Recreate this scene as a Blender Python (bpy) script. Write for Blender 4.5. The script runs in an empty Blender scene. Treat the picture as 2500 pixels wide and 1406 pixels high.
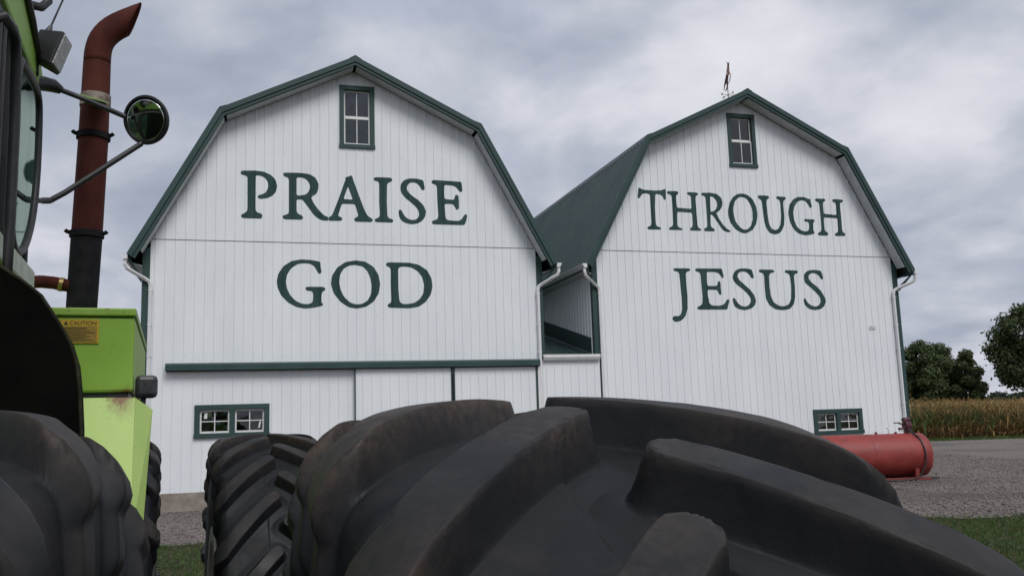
import bpy, bmesh, math, random
import numpy as np
from mathutils import Matrix, Vector
from mathutils.geometry import tessellate_polygon

random.seed(7)
RNG = np.random.default_rng(11)
R = math.radians
scene = bpy.context.scene
COL = scene.collection

# ------------------------------------------------------------------ camera
CAM_H = 1.88
cam_d = bpy.data.cameras.new('camera')
cam_d.sensor_width = 36.0
cam_d.lens = 31.36
cam_d.clip_start = 0.02
cam_d.clip_end = 5000
cam = bpy.data.objects.new('camera', cam_d)
COL.objects.link(cam)
_p, _r = R(8.378), R(1.8185)
_fw = Vector((0, math.cos(_p), math.sin(_p)))
_u0 = Vector((0, -math.sin(_p), math.cos(_p)))
_x0 = Vector((1, 0, 0))
_rt = _x0 * math.cos(_r) - _u0 * math.sin(_r)
_up = _x0 * math.sin(_r) + _u0 * math.cos(_r)
cam.matrix_world = Matrix(((_rt.x, _up.x, -_fw.x, 0), (_rt.y, _up.y, -_fw.y, 0),
                           (_rt.z, _up.z, -_fw.z, CAM_H), (0, 0, 0, 1)))
scene.camera = cam

# ------------------------------------------------------------------ view
scene.view_settings.view_transform = 'Standard'
scene.view_settings.look = 'None'
scene.view_settings.gamma = 1
scene.view_settings.exposure = 0.4
scene.view_settings.use_curve_mapping = False

# ------------------------------------------------------------------ sky
SUN_EL, SUN_AZ = R(50), R(150)       # azimuth clockwise from +Y: behind the camera, to the right
world = bpy.data.worlds.new('World')
scene.world = world
world.use_nodes = True
wn, wl = world.node_tree.nodes, world.node_tree.links
wn.clear()


def N(nodes, t, **kw):
    n = nodes.new(t)
    for k, v in kw.items():
        setattr(n, k, v)
    return n


def setin(n, **kw):
    for k, v in kw.items():
        n.inputs[k.replace('_', ' ')].default_value = v


def math_node(nodes, links, op, a, b=None, c=None, clamp=False):
    n = nodes.new('ShaderNodeMath')
    n.operation = op
    n.use_clamp = clamp
    for i, v in enumerate((a, b, c)):
        if v is None:
            continue
        if isinstance(v, (int, float)):
            n.inputs[i].default_value = v
        else:
            links.new(v, n.inputs[i])
    return n.outputs[0]


def ramp(nodes, links, fac, stops, interp='LINEAR'):
    n = nodes.new('ShaderNodeValToRGB')
    n.color_ramp.interpolation = interp
    e = n.color_ramp.elements
    while len(e) > 1:
        e.remove(e[0])
    e[0].position = stops[0][0]
    e[0].color = (*stops[0][1], 1) if len(stops[0][1]) == 3 else stops[0][1]
    for p, c in stops[1:]:
        q = e.new(p)
        q.color = (*c, 1)
    links.new(fac, n.inputs[0])
    return n.outputs[0]


out = N(wn, 'ShaderNodeOutputWorld')
bg = N(wn, 'ShaderNodeBackground')
bg.inputs[1].default_value = 0.1
sky = N(wn, 'ShaderNodeTexSky', sky_type='NISHITA', sun_disc=False)
sky.sun_elevation = SUN_EL
sky.sun_rotation = SUN_AZ
tc = N(wn, 'ShaderNodeTexCoord')
sep = N(wn, 'ShaderNodeSeparateXYZ')
wl.new(tc.outputs['Generated'], sep.inputs[0])
zz = math_node(wn, wl, 'MAXIMUM', math_node(wn, wl, 'ADD', sep.outputs[2], 0.34), 0.16)
px = math_node(wn, wl, 'DIVIDE', sep.outputs[0], zz)
py = math_node(wn, wl, 'DIVIDE', sep.outputs[1], zz)
comb = N(wn, 'ShaderNodeCombineXYZ')
wl.new(px, comb.inputs[0])
wl.new(py, comb.inputs[1])
comb.inputs[2].default_value = 4.3


def wnoise(scale, detail, rough, dist, off=(0, 0, 0)):
    mp = N(wn, 'ShaderNodeMapping')
    mp.inputs['Location'].default_value = off
    wl.new(comb.outputs[0], mp.inputs[0])
    n = N(wn, 'ShaderNodeTexNoise')
    setin(n, Scale=scale, Detail=detail, Roughness=rough, Distortion=dist)
    wl.new(mp.outputs[0], n.inputs['Vector'])
    return n.outputs['Fac']


big = wnoise(0.85, 3.0, 0.5, 0.35, (7.9, 9.4, 8.0))
mid = wnoise(3.0, 6.0, 0.50, 0.3, (17.4, 8.8, 1.0))
fine = wnoise(8.0, 5.0, 0.55, 0.2, (2.0, 7.0, 3.0))
mix = math_node(wn, wl, 'MULTIPLY', big, 0.74)
mix = math_node(wn, wl, 'MULTIPLY_ADD', mid, 0.66, mix)
mix = math_node(wn, wl, 'MULTIPLY_ADD', fine, 0.20, math_node(wn, wl, 'SUBTRACT', mix, 0.15))
cloud = ramp(wn, wl, mix, [(0.48, (2.45, 2.8, 3.5)), (0.595, (3.1, 3.4, 4.1)), (0.69, (4.0, 4.2, 4.85)), (0.79, (5.2, 5.3, 5.8)), (0.93, (6.3, 6.35, 6.7))])
gap = wnoise(1.5, 4.0, 0.5, 0.6, (9.0, 3.5, 2.0))
cov = ramp(wn, wl, gap, [(0.28, (0.7, 0.7, 0.7)), (0.40, (1, 1, 1))], 'EASE')
mx = N(wn, 'ShaderNodeMix', data_type='RGBA')
wl.new(cov, mx.inputs[0])
wl.new(sky.outputs[0], mx.inputs[6])
wl.new(cloud, mx.inputs[7])
wl.new(mx.outputs[2], bg.inputs[0])
wl.new(bg.outputs[0], out.inputs[0])

# ------------------------------------------------------------------ sun (overcast: weak and very soft)
sun_d = bpy.data.lights.new('sun', 'SUN')
sun_d.energy = 1.5
sun_d.angle = R(28)
sun_d.color = (1.0, 0.975, 0.94)
sun = bpy.data.objects.new('sun', sun_d)
COL.objects.link(sun)
_sd = Vector((math.sin(SUN_AZ) * math.cos(SUN_EL), math.cos(SUN_AZ) * math.cos(SUN_EL), math.sin(SUN_EL)))
sun.rotation_euler = _sd.to_track_quat('Z', 'Y').to_euler()

# ------------------------------------------------------------------ materials
MATS = {}


def pm(name, c1, c2=None, scale=3.0, detail=5.0, rough=0.6, rough2=None, bump=0.0, bscale=40.0, metallic=0.0,
       spec=0.5, stretch=(1, 1, 1), contrast=(0.35, 0.65), attr=None, coat=0.0):
    """principled material whose colour drifts between c1 and c2 with world-space noise"""
    m = bpy.data.materials.new(name)
    m.use_nodes = True
    nd, lk = m.node_tree.nodes, m.node_tree.links
    b = nd['Principled BSDF']
    b.inputs['Roughness'].default_value = rough
    b.inputs['Metallic'].default_value = metallic
    b.inputs['Specular IOR Level'].default_value = spec
    b.inputs['Coat Weight'].default_value = coat
    geo = nd.new('ShaderNodeNewGeometry')
    mp = nd.new('ShaderNodeMapping')
    mp.inputs['Scale'].default_value = stretch
    lk.new(geo.outputs['Position'], mp.inputs[0])
    col = None
    if c2 is not None:
        n = nd.new('ShaderNodeTexNoise')
        setin(n, Scale=scale, Detail=detail, Roughness=0.6)
        lk.new(mp.outputs[0], n.inputs['Vector'])
        col = ramp(nd, lk, n.outputs['Fac'], [(contrast[0], c1), (contrast[1], c2)])
        lk.new(col, b.inputs['Base Color'])
        if rough2 is not None:
            mr = nd.new('ShaderNodeMapRange')
            setin(mr, To_Min=rough, To_Max=rough2)
            mr.inputs['From Min'].default_value = contrast[0]
            mr.inputs['From Max'].default_value = contrast[1]
            lk.new(n.outputs['Fac'], mr.inputs[0])
            lk.new(mr.outputs[0], b.inputs['Roughness'])
    else:
        b.inputs['Base Color'].default_value = (*c1, 1)
    if bump > 0:
        n2 = nd.new('ShaderNodeTexNoise')
        setin(n2, Scale=bscale, Detail=4.0, Roughness=0.6)
        lk.new(mp.outputs[0], n2.inputs['Vector'])
        bp = nd.new('ShaderNodeBump')
        bp.inputs['Strength'].default_value = 1.0
        bp.inputs['Distance'].default_value = bump
        lk.new(n2.outputs['Fac'], bp.inputs['Height'])
        lk.new(bp.outputs[0], b.inputs['Normal'])
    MATS[name] = m
    m['_col'] = 0
    return m


def nodes_of(m):
    return m.node_tree.nodes, m.node_tree.links, m.node_tree.nodes['Principled BSDF']


def base_socket(m):
    nd, lk, b = nodes_of(m)
    return b.inputs['Base Color'].links[0].from_socket


# white ribbed steel with a little chalking and, under the roof, streaks of mildew (vertex attribute "grime")
def siding_material():
    m = pm('white_siding', (0.735, 0.762, 0.785), (0.785, 0.808, 0.826), scale=1.4, stretch=(1, 1, 0.35), rough=0.42, rough2=0.5,
           bump=0.0025, bscale=1.8)
    nd, lk, b = nodes_of(m)
    src = base_socket(m)
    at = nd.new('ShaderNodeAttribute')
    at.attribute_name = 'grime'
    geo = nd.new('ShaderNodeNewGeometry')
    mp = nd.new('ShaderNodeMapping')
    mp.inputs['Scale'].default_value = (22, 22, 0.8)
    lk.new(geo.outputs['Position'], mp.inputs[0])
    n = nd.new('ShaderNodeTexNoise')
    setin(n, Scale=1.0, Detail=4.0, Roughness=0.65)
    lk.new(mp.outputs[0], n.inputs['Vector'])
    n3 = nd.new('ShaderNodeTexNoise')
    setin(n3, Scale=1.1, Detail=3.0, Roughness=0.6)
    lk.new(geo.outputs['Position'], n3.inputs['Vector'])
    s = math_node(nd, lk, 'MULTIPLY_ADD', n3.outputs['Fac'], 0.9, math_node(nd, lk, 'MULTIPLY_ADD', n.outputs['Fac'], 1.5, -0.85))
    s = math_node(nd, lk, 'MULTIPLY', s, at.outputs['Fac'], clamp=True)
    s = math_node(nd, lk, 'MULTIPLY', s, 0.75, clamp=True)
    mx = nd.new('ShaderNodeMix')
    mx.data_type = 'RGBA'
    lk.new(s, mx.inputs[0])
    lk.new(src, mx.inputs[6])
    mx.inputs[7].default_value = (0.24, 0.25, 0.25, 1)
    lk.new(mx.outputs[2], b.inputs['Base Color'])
    return m


SIDING = siding_material()
TRIM = pm('green_trim', (0.024, 0.053, 0.051), (0.034, 0.068, 0.065), scale=1.5, rough=0.5, rough2=0.62, spec=0.35)
PAINT = pm('green_lettering', (0.021, 0.053, 0.051), (0.036, 0.074, 0.070), scale=3.2, detail=8, rough=0.7, spec=0.25, stretch=(1, 1, 0.35))
ROOF = pm('green_roofing', (0.015, 0.040, 0.041), (0.028, 0.060, 0.059), scale=0.9, rough=0.33, rough2=0.45, metallic=0.0, spec=0.5)
SOFFIT = pm('grey_soffit', (0.42, 0.45, 0.45), (0.52, 0.54, 0.54), scale=3, rough=0.6)
GUTTER = pm('white_gutter', (0.66, 0.67, 0.68), (0.76, 0.76, 0.76), scale=5, rough=0.4, stretch=(1, 1, 0.4))
SASH = pm('white_sash', (0.62, 0.62, 0.61), (0.78, 0.78, 0.76), scale=18, rough=0.6, bump=0.002, bscale=60)
CONC = pm('concrete', (0.19, 0.16, 0.135), (0.31, 0.275, 0.24), scale=3.5, detail=8, rough=0.9, bump=0.012, bscale=28)
DARK = pm('dark_interior', (0.02, 0.02, 0.02), rough=0.9)
WOODB = pm('back_wall', (0.2, 0.17, 0.14), (0.3, 0.26, 0.2), scale=4, rough=0.8)
CURT = pm('curtain', (0.30, 0.32, 0.24), (0.44, 0.45, 0.36), scale=9, rough=0.9)
TAGM = pm('paper_tag', (0.75, 0.75, 0.73), rough=0.6)
SCREW = pm('screw', (0.45, 0.46, 0.47), rough=0.45, metallic=0.3)
BLACKTRIM = pm('black_track', (0.012, 0.014, 0.014), rough=0.7)


def glass_material(name, tint=(0.75, 0.8, 0.8), refl_ior=1.75, gtint=(1, 1, 1), wobble=0.006):
    m = bpy.data.materials.new(name)
    m.use_nodes = True
    nd, lk = m.node_tree.nodes, m.node_tree.links
    nd.clear()
    o = nd.new('ShaderNodeOutputMaterial')
    tr = nd.new('ShaderNodeBsdfTransparent')
    tr.inputs[0].default_value = (*tint, 1)
    gl = nd.new('ShaderNodeBsdfGlossy')
    gl.inputs['Roughness'].default_value = 0.02
    gl.inputs['Color'].default_value = (*gtint, 1)
    geo = nd.new('ShaderNodeNewGeometry')
    n = nd.new('ShaderNodeTexNoise')
    setin(n, Scale=3.5, Detail=1.5)
    lk.new(geo.outputs['Position'], n.inputs['Vector'])
    bp = nd.new('ShaderNodeBump')
    bp.inputs['Distance'].default_value = wobble
    lk.new(n.outputs['Fac'], bp.inputs['Height'])
    lk.new(bp.outputs[0], gl.inputs['Normal'])
    fr = nd.new('ShaderNodeFresnel')
    fr.inputs['IOR'].default_value = refl_ior
    mx = nd.new('ShaderNodeMixShader')
    lk.new(fr.outputs[0], mx.inputs[0])
    lk.new(tr.outputs[0], mx.inputs[1])
    lk.new(gl.outputs[0], mx.inputs[2])
    lk.new(mx.outputs[0], o.inputs[0])
    MATS[name] = m
    return m


GLASS = glass_material('old_window_glass', (0.55, 0.58, 0.6), 1.85)
CABGLASS = glass_material('cab_glass', (0.62, 0.78, 0.74), 1.9, (0.78, 0.95, 0.88), 0.0004)


# ------------------------------------------------------------------ mesh helpers
class MB:
    def __init__(self):
        self.V, self.F = [], []

    def add(self, verts, faces):
        o = len(self.V)
        self.V += [tuple(v) for v in verts]
        self.F += [tuple(i + o for i in f) for f in faces]
        return self

    def box(self, x0, x1, y0, y1, z0, z1):
        v = [(x, y, z) for z in (z0, z1) for y in (y0, y1) for x in (x0, x1)]
        return self.add(v, [(0, 2, 3, 1), (4, 5, 7, 6), (0, 1, 5, 4), (2, 6, 7, 3), (0, 4, 6, 2), (1, 3, 7, 5)])

    def hexa(self, a, b):
        """a, b: two quads (4 points each, same winding) joined into a solid"""
        return self.add(list(a) + list(b), [(3, 2, 1, 0), (4, 5, 6, 7)] + [(i, (i + 1) % 4, 4 + (i + 1) % 4, 4 + i) for i in range(4)])

    def prism(self, poly, d0, d1, fn):
        """poly: 2-D points, fn(p, q, d) -> 3-D"""
        n = len(poly)
        v = [fn(p, q, d0) for p, q in poly] + [fn(p, q, d1) for p, q in poly]
        f = [tuple(range(n)), tuple(range(2 * n - 1, n - 1, -1))]
        f += [(i, (i + 1) % n, n + (i + 1) % n, n + i) for i in range(n)]
        return self.add(v, f)

    def tube(self, path, r, n=10, cap=True, flat=None):
        P = [Vector(p) for p in path]
        rs = r if isinstance(r, (list, tuple)) else [r] * len(P)
        ref = Vector((0, 0, 1))
        t0 = (P[1] - P[0]).normalized()
        if abs(t0.dot(ref)) > 0.95:
            ref = Vector((1, 0, 0))
        v, f = [], []
        nx = None
        for i, p in enumerate(P):
            if i == 0:
                t = P[1] - P[0]
            elif i == len(P) - 1:
                t = P[-1] - P[-2]
            else:
                t = (P[i + 1] - P[i]).normalized() + (P[i] - P[i - 1]).normalized()
            t.normalize()
            nx = (ref - t * ref.dot(t)).normalized() if nx is None else (nx - t * nx.dot(t)).normalized()
            ny = t.cross(nx)
            for k in range(n):
                a = 2 * math.pi * (k + 0.5) / n
                ca, sa = math.cos(a), math.sin(a)
                if flat:
                    ca *= flat[0]
                    sa *= flat[1]
                v.append(p + (nx * ca + ny * sa) * rs[i])
        for i in range(len(P) - 1):
            for k in range(n):
                a, b = i * n + k, i * n + (k + 1) % n
                f.append((a, b, b + n, a + n))
        if cap:
            f.append(tuple(range(n - 1, -1, -1)))
            f.append(tuple(range(len(v) - n, len(v))))
        return self.add(v, f)

    def lathe(self, prof, n=32, fn=None, close=False):
        """prof: (radius, axial) points; fn maps (x, y, axial)"""
        fn = fn or (lambda x, y, a: (x, y, a))
        v, f = [], []
        for r, a in prof:
            for k in range(n):
                t = 2 * math.pi * k / n
                v.append(fn(r * math.cos(t), r * math.sin(t), a))
        m = len(prof)
        for i in range(m - 1):
            for k in range(n):
                a, b = i * n + k, i * n + (k + 1) % n
                f.append((a, b, b + n, a + n))
        f.append(tuple(range(n)))
        f.append(tuple(range((m - 1) * n, m * n)))
        return self.add(v, f)

    def mesh(self, name, mat, smooth=None, recalc=True):
        me = bpy.data.meshes.new(name)
        me.from_pydata([tuple(v) for v in self.V], [], self.F)
        if recalc:
            bm = bmesh.new()
            bm.from_mesh(me)
            bmesh.ops.recalc_face_normals(bm, faces=bm.faces)
            bm.to_mesh(me)
            bm.free()
        me.materials.append(mat)
        if smooth is not None:
            me.polygons.foreach_set('use_smooth', [True] * len(me.polygons))
            if smooth < 179:
                me.set_sharp_from_angle(angle=R(smooth))
        me.update()
        return me

    def build(self, name, mat, parent=None, smooth=None, bevel=0.0, recalc=True, loc=None, rot=None):
        o = link(name, self.mesh(name, mat, smooth, recalc), parent)
        if loc:
            o.location = loc
        if rot:
            o.rotation_euler = rot
        if bevel:
            md = o.modifiers.new('bevel', 'BEVEL')
            md.width = bevel
            md.segments = 2
            md.limit_method = 'ANGLE'
            md.angle_limit = R(35)
        return o


def link(name, data, parent=None):
    o = bpy.data.objects.new(name, data)
    COL.objects.link(o)
    if parent:
        o.parent = parent
    return o


def tag(o, label=None, cat=None, group=None, kind=None):
    if label:
        o['label'] = label
    if cat:
        o['category'] = cat
    if group:
        o['group'] = group
    if kind:
        o['kind'] = kind
    return o


def empty(name, loc, rz=0.0):
    o = bpy.data.objects.new(name, None)
    o.empty_display_size = 0.3
    COL.objects.link(o)
    o.location = loc
    o.rotation_euler = (0, 0, rz)
    return o


def np_mesh(name, V, F, mat, colors=None, smooth=False):
    """V (n,3) float, F (m,k) int array of equal-sized faces"""
    me = bpy.data.meshes.new(name)
    m, k = F.shape
    me.vertices.add(len(V))
    me.vertices.foreach_set('co', V.astype(np.float32).ravel())
    me.loops.add(m * k)
    me.loops.foreach_set('vertex_index', F.astype(np.int32).ravel())
    me.polygons.add(m)
    me.polygons.foreach_set('loop_start', np.arange(0, m * k, k, dtype=np.int32))
    me.update(calc_edges=True)
    if smooth:
        me.polygons.foreach_set('use_smooth', [True] * m)
    if colors is not None:
        a = me.attributes.new('tint', 'FLOAT_COLOR', 'POINT')
        c = np.ones((len(V), 4), np.float32)
        c[:, :3] = colors
        a.data.foreach_set('color', c.ravel())
    me.materials.append(mat)
    return me


def tint_material(name, rough=0.7, transl=0.0, spec=0.3):
    m = bpy.data.materials.new(name)
    m.use_nodes = True
    nd, lk, b = nodes_of(m)
    a = nd.new('ShaderNodeAttribute')
    a.attribute_name = 'tint'
    lk.new(a.outputs['Color'], b.inputs['Base Color'])
    b.inputs['Roughness'].default_value = rough
    b.inputs['Specular IOR Level'].default_value = spec
    if transl:
        o = nd['Material Output']
        t = nd.new('ShaderNodeBsdfTranslucent')
        lk.new(a.outputs['Color'], t.inputs[0])
        mx = nd.new('ShaderNodeMixShader')
        mx.inputs[0].default_value = transl
        lk.new(b.outputs[0], mx.inputs[1])
        lk.new(t.outputs[0], mx.inputs[2])
        lk.new(mx.outputs[0], o.inputs[0])
    MATS[name] = m
    return m

# outlines of the painted letters on each front, millimetres (across, up)
LETTERS_A = [
    ('P', [[(2048, 8228),(2098, 8248),(2392, 8266),(2604, 8246),(2775, 8173),(2889, 8057),(2936, 7886),(2906, 7740),(2821, 7631),(2695, 7563),(2526, 7535),(2464, 7565),(2460, 7607),(2502, 7645),(2609, 7673),(2679, 7745),(2715, 7853),(2708, 7973),(2648, 8076),(2548, 8132),(2413, 8146),(2414, 7450),(2416, 7241),(2459, 7189),(2557, 7165),(2586, 7113),(2564, 7043),(2530, 7033),(2113, 7031),(2068, 7065),(2073, 7121),(2125, 7150),(2194, 7188),(2221, 7263),(2212, 8085),(2169, 8122),(2099, 8137),(2049, 8153)]]),
    ('R', [[(3071, 8187),(3088, 8234),(3145, 8249),(3491, 8259),(3723, 8240),(3883, 8149),(3956, 7999),(3956, 7877),(3913, 7737),(3767, 7630),(3840, 7475),(3956, 7312),(4102, 7165),(4204, 7135),(4204, 7032),(4044, 7039),(3942, 7084),(3826, 7186),(3724, 7334),(3637, 7452),(3565, 7555),(3412, 7564),(3414, 7247),(3451, 7188),(3537, 7155),(3581, 7102),(3552, 7044),(3495, 7036),(3123, 7035),(3066, 7069),(3072, 7126),(3137, 7156),(3208, 7179),(3222, 7240),(3218, 8072),(3189, 8123),(3117, 8138)], [(3410, 8133),(3520, 8138),(3636, 8107),(3723, 8004),(3747, 7898),(3709, 7774),(3637, 7695),(3521, 7669),(3412, 7665)]]),
    ('A', [[(4629, 8194),(4724, 8220),(4778, 8260),(4814, 8225),(4843, 8117),(4990, 7705),(5137, 7309),(5211, 7188),(5316, 7130),(5339, 7085),(5300, 7034),(4897, 7030),(4849, 7075),(4861, 7121),(4912, 7147),(4957, 7186),(4951, 7241),(4875, 7494),(4543, 7490),(4469, 7254),(4448, 7177),(4468, 7157),(4536, 7141),(4559, 7089),(4527, 7040),(4207, 7032),(4207, 7135),(4277, 7156),(4322, 7249),(4485, 7684),(4604, 8044),(4640, 8123)], [(4699, 7956),(4822, 7612),(4585, 7618)]]),
    ('I', [[(5355, 8172),(5373, 8220),(5446, 8239),(5812, 8241),(5854, 8196),(5835, 8135),(5749, 8106),(5712, 8054),(5701, 7578),(5715, 7206),(5754, 7151),(5845, 7130),(5869, 7087),(5844, 7043),(5798, 7038),(5420, 7038),(5375, 7071),(5385, 7117),(5436, 7141),(5491, 7167),(5515, 7230),(5501, 7571),(5505, 8070),(5476, 8125),(5385, 8136)]]),
    ('S', [[(6678, 8212),(6694, 8092),(6718, 7982),(6673, 7936),(6626, 7946),(6587, 8024),(6520, 8106),(6427, 8143),(6319, 8132),(6246, 8056),(6227, 7960),(6268, 7868),(6391, 7763),(6544, 7659),(6666, 7537),(6732, 7382),(6707, 7224),(6628, 7112),(6503, 7036),(6348, 7009),(6195, 7035),(6073, 7100),(6020, 7201),(6003, 7340),(6022, 7388),(6071, 7393),(6107, 7329),(6167, 7221),(6258, 7147),(6365, 7125),(6474, 7144),(6543, 7234),(6545, 7344),(6479, 7467),(6326, 7603),(6174, 7722),(6083, 7844),(6054, 7969),(6080, 8096),(6165, 8194),(6305, 8245),(6491, 8251)]]),
    ('E', [[(6890, 8171),(6913, 8220),(6976, 8232),(7308, 8228),(7716, 8215),(7719, 8106),(7736, 7978),(7709, 7932),(7652, 7936),(7605, 8005),(7543, 8072),(7448, 8103),(7242, 8110),(7231, 7893),(7240, 7728),(7455, 7711),(7503, 7729),(7521, 7825),(7554, 7855),(7618, 7845),(7629, 7654),(7628, 7495),(7592, 7442),(7545, 7447),(7515, 7522),(7468, 7584),(7389, 7597),(7238, 7591),(7246, 7385),(7255, 7227),(7285, 7165),(7380, 7146),(7601, 7144),(7682, 7178),(7764, 7308),(7813, 7342),(7850, 7296),(7818, 7151),(7764, 7032),(7346, 7028),(6922, 7027),(6882, 7064),(6892, 7121),(6971, 7145),(7034, 7173),(7061, 7252),(7043, 7631),(7036, 8059),(6990, 8112),(6911, 8127)]]),
    ('G', [[(4000, 5977),(4014, 5822),(4032, 5703),(4000, 5664),(3951, 5672),(3914, 5746),(3856, 5849),(3755, 5913),(3612, 5928),(3441, 5901),(3286, 5794),(3187, 5630),(3160, 5453),(3189, 5277),(3275, 5102),(3402, 4972),(3558, 4899),(3729, 4892),(3814, 4945),(3828, 5107),(3814, 5196),(3771, 5225),(3671, 5230),(3631, 5276),(3648, 5321),(3699, 5333),(4086, 5335),(4132, 5288),(4115, 5240),(4057, 5213),(4032, 5139),(4029, 4961),(4043, 4917),(4077, 4897),(4057, 4852),(3957, 4828),(3786, 4792),(3615, 4779),(3417, 4817),(3219, 4926),(3050, 5100),(2959, 5304),(2938, 5465),(2976, 5656),(3102, 5850),(3299, 5981),(3526, 6024),(3755, 6017)]]),
    ('O', [[(4885, 6028),(5127, 6000),(5335, 5876),(5467, 5666),(5510, 5424),(5471, 5182),(5342, 4970),(5148, 4834),(4913, 4785),(4708, 4817),(4505, 4950),(4332, 5171),(4260, 5408),(4289, 5618),(4420, 5829),(4626, 5978)], [(4866, 5907),(5067, 5871),(5185, 5752),(5258, 5572),(5289, 5361),(5269, 5150),(5179, 4984),(5031, 4902),(4884, 4893),(4738, 4942),(4593, 5084),(4506, 5262),(4472, 5441),(4493, 5651),(4581, 5802),(4713, 5886)]]),
    ('D', [[(5659, 5937),(5680, 5980),(5741, 5993),(6272, 5994),(6516, 5944),(6729, 5809),(6849, 5595),(6875, 5380),(6825, 5164),(6683, 4964),(6498, 4841),(6254, 4798),(5742, 4810),(5689, 4852),(5704, 4907),(5759, 4928),(5789, 4973),(5779, 5427),(5784, 5808),(5754, 5868),(5679, 5888)], [(5977, 5811),(6011, 5873),(6148, 5888),(6331, 5863),(6482, 5774),(6603, 5622),(6648, 5408),(6626, 5193),(6532, 5040),(6378, 4938),(6195, 4910),(6059, 4915),(6000, 4990),(5979, 5278)]]),
]
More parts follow.
